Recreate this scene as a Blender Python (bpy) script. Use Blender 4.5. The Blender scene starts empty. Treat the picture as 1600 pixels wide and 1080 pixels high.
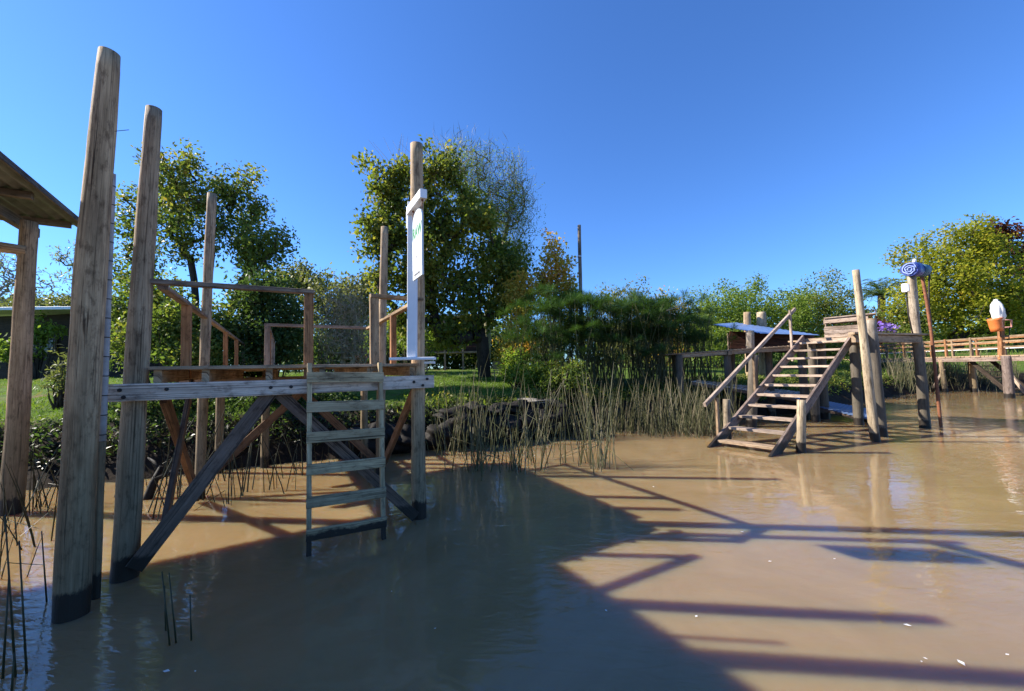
import bpy, math, random
import numpy as np
from mathutils import Vector, Matrix
random.seed(7); rng = np.random.default_rng(7)
scene = bpy.context.scene
C = scene.collection
rad = math.radians

# ------------------------------------------------------------------ camera
CAM = Vector((0, 0, 2.0)); FPX = 620.0
cd = bpy.data.cameras.new('camera'); cam = bpy.data.objects.new('camera', cd); C.objects.link(cam)
cd.sensor_width = 36; cd.lens = FPX / 1600 * 36; cd.clip_start = 0.05; cd.clip_end = 2000
ROT = (Matrix.Rotation(rad(90 + 3.23), 3, 'X') @ Matrix.Rotation(rad(-1.15), 3, 'Z'))
cam.matrix_world = Matrix.Translation(CAM) @ ROT.to_4x4()
scene.camera = cam

# ------------------------------------------------------------------ light
SUN_EL, SUN_AZ = rad(34.5), rad(-82.8)
world = bpy.data.worlds.new('World'); scene.world = world; world.use_nodes = True
wn = world.node_tree.nodes; wl = world.node_tree.links; wn.clear()
sky = wn.new('ShaderNodeTexSky'); sky.sky_type = 'NISHITA'; sky.sun_disc = False
sky.sun_elevation = SUN_EL; sky.sun_rotation = SUN_AZ % (2 * math.pi)
sky.air_density = 1.0; sky.dust_density = 0.15; sky.ozone_density = 3.0; sky.altitude = 0
hs = wn.new('ShaderNodeVectorMath'); hs.operation = 'MULTIPLY'; hs.inputs[1].default_value = (.46, .76, 1.2)   # the photograph's deep saturated blue
bg = wn.new('ShaderNodeBackground'); bg.inputs['Strength'].default_value = 0.095
wo = wn.new('ShaderNodeOutputWorld')
wl.new(sky.outputs[0], hs.inputs[0]); wl.new(hs.outputs[0], bg.inputs['Color']); wl.new(bg.outputs[0], wo.inputs['Surface'])
sd = bpy.data.lights.new('sun', 'SUN'); sd.energy = 5.0; sd.angle = rad(0.5); sd.color = (1, 0.93, 0.82)
sun = bpy.data.objects.new('sun', sd); C.objects.link(sun)
sdir = Vector((math.sin(SUN_AZ) * math.cos(SUN_EL), math.cos(SUN_AZ) * math.cos(SUN_EL), math.sin(SUN_EL)))
sun.rotation_euler = sdir.to_track_quat('Z', 'Y').to_euler(); sun.location = (-30, 5, 30)
scene.view_settings.view_transform = 'Standard'; scene.view_settings.look = 'None'
scene.view_settings.exposure = 1.15; scene.view_settings.gamma = 1
scene.cycles.max_bounces = 8; scene.cycles.transparent_max_bounces = 8

# ------------------------------------------------------------------ helpers
def ray(px, py):
    return ROT @ Vector(((px - 800) / FPX, (540 - py) / FPX, -1))
def W(px, py, Y):
    r = ray(px, py); return CAM + r * (Y / r.y)
def G(px, py, z=0.0):
    r = ray(px, py); return CAM + r * ((z - 2.0) / r.z)
def V(*a): return Vector(a)
Z = Vector((0, 0, 1))

def hsh(x):
    return (math.sin(x * 12.9898) * 43758.5453) % 1.0

class MB:
    def __init__(s): s.v = []; s.f = []; s.uv = []; s.sm = []
    def face(s, idx, uv, smooth=False): s.f.append(idx); s.uv.append(uv); s.sm.append(smooth)
    def ring_sweep(s, rings, us, closed=True, caps=True, smooth=False):
        n = len(rings[0]); base = len(s.v)
        for r in rings: s.v.extend([tuple(p) for p in r])
        per = [0]
        for k in range(n):
            per.append(per[-1] + (Vector(rings[0][(k + 1) % n]) - Vector(rings[0][k])).length)
        for i in range(len(rings) - 1):
            for k in range(n):
                k2 = (k + 1) % n
                a, b = base + i * n + k, base + i * n + k2
                c, d = base + (i + 1) * n + k2, base + (i + 1) * n + k
                s.face((a, b, c, d), ((us[i], per[k]), (us[i], per[k + 1]), (us[i + 1], per[k + 1]), (us[i + 1], per[k])), smooth)
        if caps:
            for i, rev in ((0, True), (len(rings) - 1, False)):
                ids = [base + i * n + k for k in range(n)]
                if rev: ids = ids[::-1]
                c = Vector(rings[i][0])
                uv = [((Vector(s.v[q]) - c).x * 0.3, (Vector(s.v[q]) - c).length) for q in ids]
                s.face(tuple(ids), uv)
        return s
    def beam(s, a, b, w, h, side=None, c=0.005, warp=0.0):
        a = Vector(a); b = Vector(b); ax = (b - a); L = ax.length; ax.normalize()
        if side is None: side = ax.cross(Z)
        if side.length < 1e-4: side = Vector((1, 0, 0))
        side = (side - ax * side.dot(ax)).normalized(); up = side.cross(ax).normalized()
        x, y = w / 2, h / 2; c = min(c, x * .4, y * .4)
        prof = [(-x + c, -y), (x - c, -y), (x, -y + c), (x, y - c), (x - c, y), (-x + c, y), (-x, y - c), (-x, -y + c)]
        nseg = max(1, int(L / 0.8)) if warp else 1
        rings = []; us = []; sd_ = hsh(a.x * 3.1 + b.z * 7.7 + a.y) * 6.28
        for i in range(nseg + 1):
            t = i / nseg; o = side * (warp * math.sin(sd_ + t * 3.3)) + up * (warp * .6 * math.sin(sd_ * 2 + t * 4.1))
            p = a + ax * (L * t) + o
            rings.append([p + side * q[0] + up * q[1] for q in prof]); us.append(L * t + sd_)
        return s.ring_sweep(rings, us)
    def pole(s, pts, radii, n=14, rough=0.06, seed=0.0, step=0.16, caps=True):
        pts = [Vector(p) for p in pts]; rings = []; us = []; acc = 0
        tot = sum((pts[i + 1] - pts[i]).length for i in range(len(pts) - 1))
        for i in range(len(pts) - 1):
            a, b = pts[i], pts[i + 1]; L = (b - a).length; ax = (b - a).normalized()
            side = ax.cross(Vector((0.3, 1, 0.1))).normalized(); up = side.cross(ax)
            m = max(1, int(L / step)) if rough else 1
            for j in range(m + (1 if i == len(pts) - 2 else 0)):
                t = j / m; r = radii[i] + (radii[i + 1] - radii[i]) * t; u = acc + L * t; rg = []
                wob = side * (rough * r * .8 * math.sin(u * 1.7 + seed)) + up * (rough * r * .8 * math.sin(u * 1.3 + seed * 2.1))
                for k in range(n):
                    an = 2 * math.pi * k / n
                    kk = rough * (0.55 * math.sin(2 * an + seed + u * .6) + .5 * math.sin(3 * an - u * 2.2 + seed * 3) + .45 * math.sin(u * 5 + an * 2 + seed * 5)
                                  + .5 * (hsh(seed * 7 + k * 1.3 + int(u * 6) * 3.7) - .5))
                    if rough and tot - u < 0.02: kk -= .03
                    rg.append(a + ax * (L * t) + wob + (side * math.cos(an) + up * math.sin(an)) * (r * (1 + kk)))
                rings.append(rg); us.append(u + seed)
            acc += L
        return s.ring_sweep(rings, us, smooth=True, caps=caps)
    def box(s, c, sx, sy, sz, rz=0.0, bev=0.004):
        c = Vector(c); d = Vector((math.cos(rz), math.sin(rz), 0))
        return s.beam(c - d * sx / 2, c + d * sx / 2, sy, sz, c=bev)
    def quad(s, a, b, c, d):
        i = len(s.v); s.v.extend([tuple(a), tuple(b), tuple(c), tuple(d)])
        a, b, c, d = map(Vector, (a, b, c, d)); L, M = (b - a).length, (d - a).length
        s.face((i, i + 1, i + 2, i + 3), ((0, 0), (L, 0), (L, M), (0, M))); return s
    def lathe(s, c, prof, n=20, tilt=None, fold=0.0):
        rings = []
        for r, z in prof:
            rg = []
            for k in range(n):
                an = 2 * math.pi * k / n; rr = r * (1 + fold * math.sin(5 * an + z * 4) + fold * .7 * math.sin(9 * an - z * 7)); p = Vector((rr * math.cos(an), rr * math.sin(an), z))
                if tilt is not None: p = tilt @ p
                rg.append(Vector(c) + p)
            rings.append(rg)
        return s.ring_sweep(rings, [p[1] for p in prof], smooth=True)
    def mesh(s, name, off=Vector((0, 0, 0))):
        me = bpy.data.meshes.new(name)
        me.from_pydata([(x - off.x, y - off.y, z - off.z) for x, y, z in s.v], [], s.f)
        ul = me.uv_layers.new(name='UVMap'); flat = []
        for u in s.uv:
            for q in u: flat.extend(q)
        ul.data.foreach_set('uv', flat)
        me.polygons.foreach_set('use_smooth', s.sm); me.update(); return me

def npmesh(name, verts, faces, off=Vector((0, 0, 0)), smooth=False):
    me = bpy.data.meshes.new(name); k = faces.shape[1]
    me.vertices.add(len(verts)); me.vertices.foreach_set('co', (verts - np.array(off)).astype(np.float32).ravel())
    me.loops.add(faces.size); me.loops.foreach_set('vertex_index', faces.astype(np.int32).ravel())
    me.polygons.add(len(faces)); me.polygons.foreach_set('loop_start', np.arange(0, faces.size, k, dtype=np.int32))
    me.polygons.foreach_set('loop_total', np.full(len(faces), k, dtype=np.int32))
    if smooth: me.polygons.foreach_set('use_smooth', np.ones(len(faces), dtype=bool))
    me.update(calc_edges=True); me.validate(); return me

def root_off(o):
    while o is not None and o.parent is not None: o = o.parent
    return Vector(o.location) if o is not None else Vector((0, 0, 0))
def tag(o, label, cat, group=None, kind=None):
    if label: o['label'] = label
    if cat: o['category'] = cat
    if group: o['group'] = group
    if kind: o['kind'] = kind
    return o
def thing(name, label, cat, loc, group=None):
    o = bpy.data.objects.new(name, None); C.objects.link(o); o.location = loc; o.empty_display_size = .2
    return tag(o, label, cat, group)
def obj(name, mb, mat, parent=None, loc=None, label=None):
    off = root_off(parent) if parent is not None else Vector(loc if loc is not None else (0, 0, 0))
    me = mb.mesh(name, off) if isinstance(mb, MB) else mb
    me.materials.append(mat); o = bpy.data.objects.new(name, me); C.objects.link(o)
    if parent is not None: o.parent = parent
    elif loc is not None: o.location = loc
    if label: o['label'] = label
    return o
def tim(name, a, b, w, h, mat, parent, side=None, warp=0.0, label=None):
    return obj(name, MB().beam(a, b, w, h, side, warp=warp), mat, parent, label=label)
def copy_tree(o, parent=None):
    c = o.copy(); C.objects.link(c)
    if parent is not None: c.parent = parent
    for ch in list(o.children): copy_tree(ch, c)
    return c

# ------------------------------------------------------------------ materials
def newmat(name):
    m = bpy.data.materials.new(name); m.use_nodes = True; nt = m.node_tree
    b = nt.nodes['Principled BSDF']; return m, nt, b
def N(nt, t, **kw):
    n = nt.nodes.new(t)
    for k, v in kw.items():
        if k in n.inputs: n.inputs[k].default_value = v
        else: setattr(n, k, v)
    return n
def ramp(nt, stops):
    r = nt.nodes.new('ShaderNodeValToRGB'); e = r.color_ramp.elements
    while len(e) < len(stops): e.new(.5)
    for q, (p, c) in zip(e, stops): q.position = p; q.color = (*c, 1) if len(c) == 3 else c
    return r
def mixc(nt, a, b, fac, mode='MIX'):
    m = nt.nodes.new('ShaderNodeMix'); m.data_type = 'RGBA'; m.blend_type = mode
    for sock, v in ((m.inputs[6], a), (m.inputs[7], b)):
        if hasattr(v, 'is_output'): nt.links.new(v, sock)
        else: sock.default_value = (*v, 1)
    if hasattr(fac, 'is_output'): nt.links.new(fac, m.inputs[0])
    else: m.inputs[0].default_value = fac
    return m.outputs[2]

def wood(name, dark, light, wet=False, knots=0.5, rough=0.8, grain=1.0, moss=0.0, grime_shade=(1.6, .3, .35)):
    m, nt, b = newmat(name); L = nt.links.new
    uv = N(nt, 'ShaderNodeUVMap'); oi = N(nt, 'ShaderNodeObjectInfo')
    add = N(nt, 'ShaderNodeVectorMath', operation='ADD'); sc = N(nt, 'ShaderNodeVectorMath', operation='SCALE'); sc.inputs['Scale'].default_value = 37
    comb = N(nt, 'ShaderNodeCombineXYZ')
    for k in range(3): L(oi.outputs['Random'], comb.inputs[k])
    L(comb.outputs[0], sc.inputs[0]); L(uv.outputs[0], add.inputs[0]); L(sc.outputs[0], add.inputs[1])
    def nz(scale_u, scale_v, det, rgh=.6, dist=0.0):
        mp = N(nt, 'ShaderNodeMapping'); mp.inputs['Scale'].default_value = (scale_u, scale_v, 1); L(add.outputs[0], mp.inputs[0])
        n = N(nt, 'ShaderNodeTexNoise', Scale=1.0, Detail=det, Roughness=rgh, Distortion=dist); L(mp.outputs[0], n.inputs['Vector']); return n
    g1 = nz(2.2, 55 * grain, 5, .65, .6); g2 = nz(1.1, 5, 4, .6); g3 = nz(.55, 75 * grain, 3, .55, .3); g4 = nz(7, 14, 4, .7)
    r1 = ramp(nt, [(.25, dark), (.72, light)]); L(g1.outputs[0], r1.inputs[0])
    r2 = ramp(nt, [(.3, (.42, .38, .35)), (.5, (.9, .87, .84)), (.72, (1.3, 1.28, 1.27))]); L(g2.outputs[0], r2.inputs[0])
    col = mixc(nt, r1.outputs[0], r2.outputs[0], .9, 'MULTIPLY')
    rv = ramp(nt, [(0, (.78, .78, .8)), (1, (1.2, 1.15, 1.08))]); L(oi.outputs['Random'], rv.inputs[0])
    col = mixc(nt, col, rv.outputs[0], .8, 'MULTIPLY')
    r3 = ramp(nt, [(.33, (.15, .13, .12)), (.43, (1, 1, 1))]); L(g3.outputs[0], r3.inputs[0])
    col = mixc(nt, col, r3.outputs[0], .75, 'MULTIPLY')
    r4 = ramp(nt, [(.32, (.35, .31, .29)), (.48, (1, 1, 1)), (.62, (1.05, 1.05, 1.05)), (.75, (1.45, 1.42, 1.4))]); L(g4.outputs[0], r4.inputs[0])
    col = mixc(nt, col, r4.outputs[0], .8, 'MULTIPLY')
    g5 = nz(.9, 30, 3, .5, .5); r5 = ramp(nt, [(.31, (.12, .1, .09)), (.36, (1, 1, 1))]); L(g5.outputs[0], r5.inputs[0])
    col = mixc(nt, col, r5.outputs[0], .85, 'MULTIPLY')
    if knots:
        mp = N(nt, 'ShaderNodeMapping'); mp.inputs['Scale'].default_value = (1.6, 5, 1); L(add.outputs[0], mp.inputs[0])
        vo = N(nt, 'ShaderNodeTexVoronoi', Scale=1.0); vo.feature = 'F1'; L(mp.outputs[0], vo.inputs['Vector'])
        rk = ramp(nt, [(.05, (.22, .18, .15)), (.13, (.75, .7, .66)), (.17, (1, 1, 1))]); L(vo.outputs['Distance'], rk.inputs[0])
        col = mixc(nt, col, rk.outputs[0], knots, 'MULTIPLY')
    geo = N(nt, 'ShaderNodeNewGeometry'); sx = N(nt, 'ShaderNodeSeparateXYZ'); L(geo.outputs['Position'], sx.inputs[0])
    if moss:
        mr = N(nt, 'ShaderNodeMapRange'); mr.inputs[1].default_value = 1.9; mr.inputs[2].default_value = 1.0; L(sx.outputs[2], mr.inputs[0])
        mu = N(nt, 'ShaderNodeMath', operation='MULTIPLY'); L(mr.outputs[0], mu.inputs[0]); L(g2.outputs[0], mu.inputs[1])
        mu2 = N(nt, 'ShaderNodeMath', operation='MULTIPLY'); L(mu.outputs[0], mu2.inputs[0]); mu2.inputs[1].default_value = moss
        col = mixc(nt, col, (.085, .082, .04), mu2.outputs[0])
    if wet:
        ad = N(nt, 'ShaderNodeMath', operation='MULTIPLY_ADD'); L(g4.outputs[0], ad.inputs[0]); ad.inputs[1].default_value = .16; L(sx.outputs[2], ad.inputs[2])
        mr = N(nt, 'ShaderNodeMapRange'); mr.inputs[1].default_value = .33; mr.inputs[2].default_value = .29; L(ad.outputs[0], mr.inputs[0])
        mr2 = N(nt, 'ShaderNodeMapRange'); mr2.inputs[1].default_value = grime_shade[0]; mr2.inputs[2].default_value = grime_shade[1]; mr2.inputs[4].default_value = grime_shade[2]; L(sx.outputs[2], mr2.inputs[0])
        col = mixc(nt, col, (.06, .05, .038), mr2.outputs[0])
        col = mixc(nt, col, (.022, .017, .013), mr.outputs[0])
        rr = N(nt, 'ShaderNodeMapRange'); rr.inputs[3].default_value = rough; rr.inputs[4].default_value = .5; L(mr.outputs[0], rr.inputs[0]); L(rr.outputs[0], b.inputs['Roughness'])
    else: b.inputs['Roughness'].default_value = rough
    L(col, b.inputs['Base Color']); b.inputs['Specular IOR Level'].default_value = .25
    ma = N(nt, 'ShaderNodeMath', operation='ADD'); L(g1.outputs[0], ma.inputs[0]); L(r5.outputs[0], ma.inputs[1])
    bp = N(nt, 'ShaderNodeBump', Strength=.8, Distance=.008); L(ma.outputs[0], bp.inputs['Height']); L(bp.outputs[0], b.inputs['Normal'])
    return m

def plain(name, col, rough=.6, metal=0.0, var=.25, scale=6.0, bump=.15, spec=.4):
    m, nt, b = newmat(name); L = nt.links.new
    tc = N(nt, 'ShaderNodeTexCoord'); n = N(nt, 'ShaderNodeTexNoise', Scale=scale, Detail=6.0, Roughness=.65); L(tc.outputs['Object'], n.inputs['Vector'])
    r = ramp(nt, [(.3, tuple(c * (1 - var) for c in col)), (.7, tuple(min(1, c * (1 + var)) for c in col))]); L(n.outputs[0], r.inputs[0])
    L(r.outputs[0], b.inputs['Base Color']); b.inputs['Roughness'].default_value = rough; b.inputs['Metallic'].default_value = metal
    b.inputs['Specular IOR Level'].default_value = spec
    bp = N(nt, 'ShaderNodeBump', Strength=bump, Distance=.01); L(n.outputs[0], bp.inputs['Height']); L(bp.outputs[0], b.inputs['Normal'])
    return m

def leafmat(name, stops, trans=.45, gloss=.35, rough=.45):
    m, nt, b = newmat(name); L = nt.links.new
    geo = N(nt, 'ShaderNodeNewGeometry'); tc = N(nt, 'ShaderNodeTexCoord')
    n = N(nt, 'ShaderNodeTexNoise', Scale=.7, Detail=3.0); L(tc.outputs['Object'], n.inputs['Vector'])
    ma = N(nt, 'ShaderNodeMath', operation='MULTIPLY_ADD'); L(geo.outputs['Random Per Island'], ma.inputs[0]); ma.inputs[1].default_value = .5
    mb_ = N(nt, 'ShaderNodeMath', operation='MULTIPLY_ADD'); L(n.outputs[0], mb_.inputs[0]); mb_.inputs[1].default_value = 1.3; mb_.inputs[2].default_value = -.4
    L(mb_.outputs[0], ma.inputs[2])
    r = ramp(nt, stops); L(ma.outputs[0], r.inputs[0])
    L(r.outputs[0], b.inputs['Base Color']); b.inputs['Roughness'].default_value = rough; b.inputs['Specular IOR Level'].default_value = gloss
    tr = N(nt, 'ShaderNodeBsdfTranslucent'); br = mixc(nt, r.outputs[0], (1.25, 1.35, .7), 1.0, 'MULTIPLY'); L(br, tr.inputs['Color'])
    mx = N(nt, 'ShaderNodeMixShader'); mx.inputs[0].default_value = trans
    L(b.outputs[0], mx.inputs[1]); L(tr.outputs[0], mx.inputs[2]); L(mx.outputs[0], nt.nodes['Material Output'].inputs['Surface'])
    return m

M = {}
M['pile'] = wood('weathered_pile', (.20, .138, .080), (.53, .39, .245), wet=True, moss=.8)
M['pile_grey'] = wood('grey_pile', (.23, .165, .10), (.58, .44, .285), wet=True, moss=.6)
M['pile_algae_shade'] = wood('algae_shade_pile', (.2, .17, .13), (.46, .40, .32), wet=True, moss=.5, grime_shade=(2.75, 2.35, .72))  # algae, with the shade under the deck painted into the lower shaft
M['pile_pale'] = wood('pale_pile', (.27, .22, .15), (.52, .43, .3), wet=True)
M['beam'] = wood('grey_beam', (.42, .36, .31), (.74, .65, .57), knots=.7)
M['deck'] = wood('deck_wood', (.28, .2, .125), (.56, .42, .28))
M['rail'] = wood('rail_wood', (.185, .145, .112), (.36, .28, .215))
M['orange'] = wood('orange_wood', (.25, .115, .048), (.40, .205, .095), knots=.25)
M['tan'] = wood('tan_wood', (.2, .135, .08), (.38, .28, .18), knots=.4)
M['brace'] = wood('brace_wood', (.10, .068, .052), (.25, .175, .135), wet=True)
M['brace_red'] = wood('red_brace_wood', (.13, .062, .03), (.3, .16, .085), wet=True)
M['ladder'] = wood('ladder_wood', (.3, .24, .14), (.6, .49, .31), wet=True)
M['stair'] = wood('stair_wood', (.32, .245, .185), (.62, .5, .4), wet=True)
M['stair_dark'] = wood('stair_stringer_wood', (.17, .125, .10), (.36, .28, .24), wet=True)
M['bark'] = wood('bark', (.03, .024, .019), (.085, .068, .052), knots=.2, grain=.5)
M['twig'] = plain('twig', (.30, .25, .2), .8, var=.3)
M['twig_olive'] = plain('olive_twig', (.17, .15, .07), .8, var=.3)
M['twig_warm'] = plain('warm_twig', (.32, .25, .15), .8, var=.35)
M['old'] = wood('old_rafter_wood', (.10, .09, .078), (.24, .215, .185))
M['white'] = plain('white_paint', (.78, .79, .81), .5, var=.05, bump=.08)
M['signwhite'] = plain('sign_white', (.82, .83, .84), .35, var=.02, bump=.02)
M['signgrey'] = plain('sign_pale_grey', (.62, .67, .69), .35, var=.03, bump=.02)
M['green'] = plain('sign_green', (.06, .28, .09), .4, var=.05)
M['ink'] = plain('sign_ink', (.06, .06, .07), .5, var=.05)
M['iron'] = plain('dark_iron', (.035, .03, .028), .6, metal=.5)
M['rust'] = plain('rusty_iron', (.2, .075, .035), .75, var=.45, scale=14)
M['tin'] = plain('corrugated_tin', (.17, .175, .165), .55, metal=.35, var=.3, scale=3)
M['tin_blue'] = plain('blue_tin', (.20, .30, .50), .42, metal=.15, var=.25, scale=3)
M['tin_pale'] = plain('pale_tin', (.55, .58, .62), .5, metal=.2, var=.1)
M['bamboo'] = plain('pale_bamboo', (.36, .34, .33), .55, var=.25, scale=9)
M['tarp'] = plain('blue_tarp', (.035, .055, .26), .4, var=.3, scale=9, bump=.3)
M['tarp_pale'] = plain('pale_blue_cloth', (.28, .36, .66), .6, var=.3)
M['tarp_teal'] = plain('teal_cloth', (.05, .13, .2), .6, var=.3)
M['terracotta'] = plain('orange_plastic', (.62, .17, .04), .5, var=.12)
M['cloth'] = plain('white_cloth', (.68, .66, .62), .8, var=.12, scale=12, bump=.4)
M['pink'] = plain('pink_paint', (.62, .3, .24), .6, var=.2)
M['redboard'] = wood('red_board', (.055, .024, .017), (.13, .052, .036))
M['cabin'] = wood('dark_cabin_wood', (.02, .015, .012), (.055, .04, .03))
M['house'] = plain('dark_house_wall', (.03, .025, .024), .8)
M['glass'] = plain('window_glass', (.02, .025, .03), .12, var=.1, bump=.02)
M['stone'] = plain('pale_stone', (.2, .175, .14), .85, var=.3, scale=5, bump=.6)
M['mudlog'] = plain('wet_mud_log', (.016, .013, .011), .75, var=.6, scale=9, bump=1.0, spec=.2)
M['purple'] = leafmat('purple_petal', [(.2, (.16, .08, .45)), (.8, (.42, .3, .75))], .3)
M['yellowwood'] = plain('yellow_wood', (.42, .3, .12), .7)

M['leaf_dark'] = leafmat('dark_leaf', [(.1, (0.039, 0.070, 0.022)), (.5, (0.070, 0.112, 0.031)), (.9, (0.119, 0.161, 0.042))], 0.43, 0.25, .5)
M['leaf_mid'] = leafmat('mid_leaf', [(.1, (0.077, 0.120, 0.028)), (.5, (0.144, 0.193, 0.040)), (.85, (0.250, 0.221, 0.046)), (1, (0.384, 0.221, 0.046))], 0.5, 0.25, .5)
M['leaf_broad'] = leafmat('broad_leaf', [(.1, (0.073, 0.107, 0.022)), (.5, (0.147, 0.178, 0.031)), (.85, (0.313, 0.267, 0.046)), (1, (0.419, 0.267, 0.062))], 0.53, 0.23, .5)
M['leaf_autumn'] = leafmat('autumn_leaf', [(.1, (0.264, 0.246, 0.051)), (.5, (0.527, 0.382, 0.070)), (.8, (0.702, 0.328, 0.070)), (1, (0.760, 0.246, 0.079))], 0.53, 0.20, .5)
M['leaf_olive'] = leafmat('olive_leaf', [(.1, (0.097, 0.116, 0.041)), (.6, (0.179, 0.186, 0.068)), (1, (0.276, 0.248, 0.108))], 0.43, 0.23, .5)
M['leaf_willow'] = leafmat('willow_leaf', [(.1, (0.109, 0.164, 0.027)), (.6, (0.186, 0.253, 0.042)), (1, (0.265, 0.312, 0.073))], 0.53, 0.20, .5)
M['leaf_yellow'] = leafmat('yellow_green_leaf', [(.1, (0.137, 0.168, 0.020)), (.5, (0.274, 0.286, 0.028)), (.9, (0.478, 0.385, 0.038)), (1, (0.445, 0.251, 0.043))], 0.53, 0.17, .5)
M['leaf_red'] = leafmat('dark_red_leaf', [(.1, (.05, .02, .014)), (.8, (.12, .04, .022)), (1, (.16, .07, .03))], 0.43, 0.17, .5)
M['papyrus'] = leafmat('papyrus_thread', [(.1, (0.032, 0.072, 0.020)), (.7, (0.068, 0.129, 0.029)), (1, (0.104, 0.172, 0.036))], .35, .25, .6)
M['stem'] = leafmat('papyrus_stem', [(.1, (.05, .06, .02)), (.8, (.1, .1, .04)), (1, (.16, .13, .07))], .15, .3)
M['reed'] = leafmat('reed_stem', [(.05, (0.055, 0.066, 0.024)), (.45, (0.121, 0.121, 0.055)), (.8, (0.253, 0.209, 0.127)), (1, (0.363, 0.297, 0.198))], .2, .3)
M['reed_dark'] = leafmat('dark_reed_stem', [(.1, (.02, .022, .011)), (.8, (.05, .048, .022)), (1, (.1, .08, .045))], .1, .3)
M['grass'] = leafmat('grass_blade', [(.1, (0.077, 0.138, 0.016)), (.6, (0.143, 0.218, 0.027)), (1, (0.220, 0.230, 0.054))], .4, .3)

# water ----------------------------------------------------------------
def water_mat():
    m, nt, b = newmat('muddy_water'); L = nt.links.new
    geo = N(nt, 'ShaderNodeNewGeometry')
    n0 = N(nt, 'ShaderNodeTexNoise', Scale=.45, Detail=6.0, Roughness=.6, Distortion=1.6); L(geo.outputs['Position'], n0.inputs['Vector'])
    r = ramp(nt, [(.3, (.23, .155, .074)), (.7, (.295, .204, .106))]); L(n0.outputs[0], r.inputs[0])
    L(r.outputs[0], b.inputs['Base Color'])
    b.inputs['Subsurface Weight'].default_value = 1.0; b.inputs['Subsurface Radius'].default_value = (1.0, .55, .28); b.inputs['Subsurface Scale'].default_value = .8
    b.inputs['Roughness'].default_value = .02; b.inputs['IOR'].default_value = 1.40
    mp = N(nt, 'ShaderNodeMapping'); mp.inputs['Rotation'].default_value = (0, 0, rad(18)); mp.inputs['Scale'].default_value = (1.0, 2.4, 1); L(geo.outputs['Position'], mp.inputs[0])
    n1 = N(nt, 'ShaderNodeTexNoise', Scale=1.3, Detail=3.0, Roughness=.5, Distortion=.8); L(mp.outputs[0], n1.inputs['Vector'])
    n2 = N(nt, 'ShaderNodeTexNoise', Scale=5.0, Detail=3.0, Roughness=.5, Distortion=.6); L(mp.outputs[0], n2.inputs['Vector'])
    nm = N(nt, 'ShaderNodeTexNoise', Scale=.22, Detail=2.0); L(geo.outputs['Position'], nm.inputs['Vector'])
    rm = ramp(nt, [(.42, (.12, .12, .12)), (.6, (1, 1, 1))]); L(nm.outputs[0], rm.inputs[0])
    mu = N(nt, 'ShaderNodeMath', operation='MULTIPLY'); L(n2.outputs[0], mu.inputs[0]); L(rm.outputs[0], mu.inputs[1])
    ad = N(nt, 'ShaderNodeMath', operation='MULTIPLY_ADD'); L(mu.outputs[0], ad.inputs[0]); ad.inputs[1].default_value = .95; L(n1.outputs[0], ad.inputs[2])
    bp = N(nt, 'ShaderNodeBump', Strength=.4, Distance=.016); L(ad.outputs[0], bp.inputs['Height']); L(bp.outputs[0], b.inputs['Normal'])
    return m
wm = MB()
wm.quad((-150, -60, 0), (150, -60, 0), (150, 60, 0), (-150, 60, 0))
o = obj('water', wm, water_mat()); o['kind'] = 'structure'

# ground ---------------------------------------------------------------
BX = [-200, -80, -20, -8.5, -4.6, -1.9, 1.3, 4, 6.6, 9, 13.5, 20, 26, 60, 200]
BY = [0, 4, 6, 7.3, 9, 9.9, 11.5, 12.6, 13.7, 14.8, 16.9, 21.5, 25, 27, 30]
def bank(x): return np.interp(x, BX, BY)
def vnoise(x, y, s=1.0, seed=0.0):
    x = x * s; y = y * s
    return (np.sin(x * 1.3 + seed + 1.7 * np.sin(y * .7 + seed)) * np.cos(y * 1.1 - seed) + .5 * np.sin(x * 2.9 + y * 2.3 + seed * 2) + .25 * np.sin(5.7 * x - 4.9 * y + seed)) / 1.75
def ground(x, y):
    x = np.asarray(x, float); y = np.asarray(y, float)
    d = (y - bank(x)) * .88 + .25 * vnoise(x, y, 1.4, .3)
    h = np.interp(d, [-4, -1, 0, .25, .8, 1.4, 3, 8, 15, 60], [-1.6, -.5, -.03, .22, .75, 1.05, 1.25, 1.7, 1.9, 2.2])
    lev = np.interp(x, [14, 24], [0, 1]) * np.interp(d, [2, 14, 40], [0, 1.3, 1.6])
    return h + lev + .05 * vnoise(x, y, 2.1, 1.2) * np.clip(d, 0, 1)
def gz(x, y): return float(ground(x, y))
def axis(fine0, fine1, st, lo, hi):
    a = list(np.arange(fine0, fine1, st)); s = st; p = fine0
    while p > lo: s *= 1.25; p -= s; a.insert(0, p)
    s = st; p = a[-1]
    while p < hi: s *= 1.25; p += s; a.append(p)
    return np.array(a)
gx = axis(-14, 26, .3, -400, 400); gy = axis(5, 30, .3, -60, 700)
XX, YY = np.meshgrid(gx, gy); ZZ = ground(XX, YY)
nv = np.stack([XX.ravel(), YY.ravel(), ZZ.ravel()], 1); nx, ny = len(gx), len(gy)
ii = (np.arange(ny - 1)[:, None] * nx + np.arange(nx - 1)[None]).ravel()
gf = np.stack([ii, ii + 1, ii + 1 + nx, ii + nx], 1)
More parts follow.
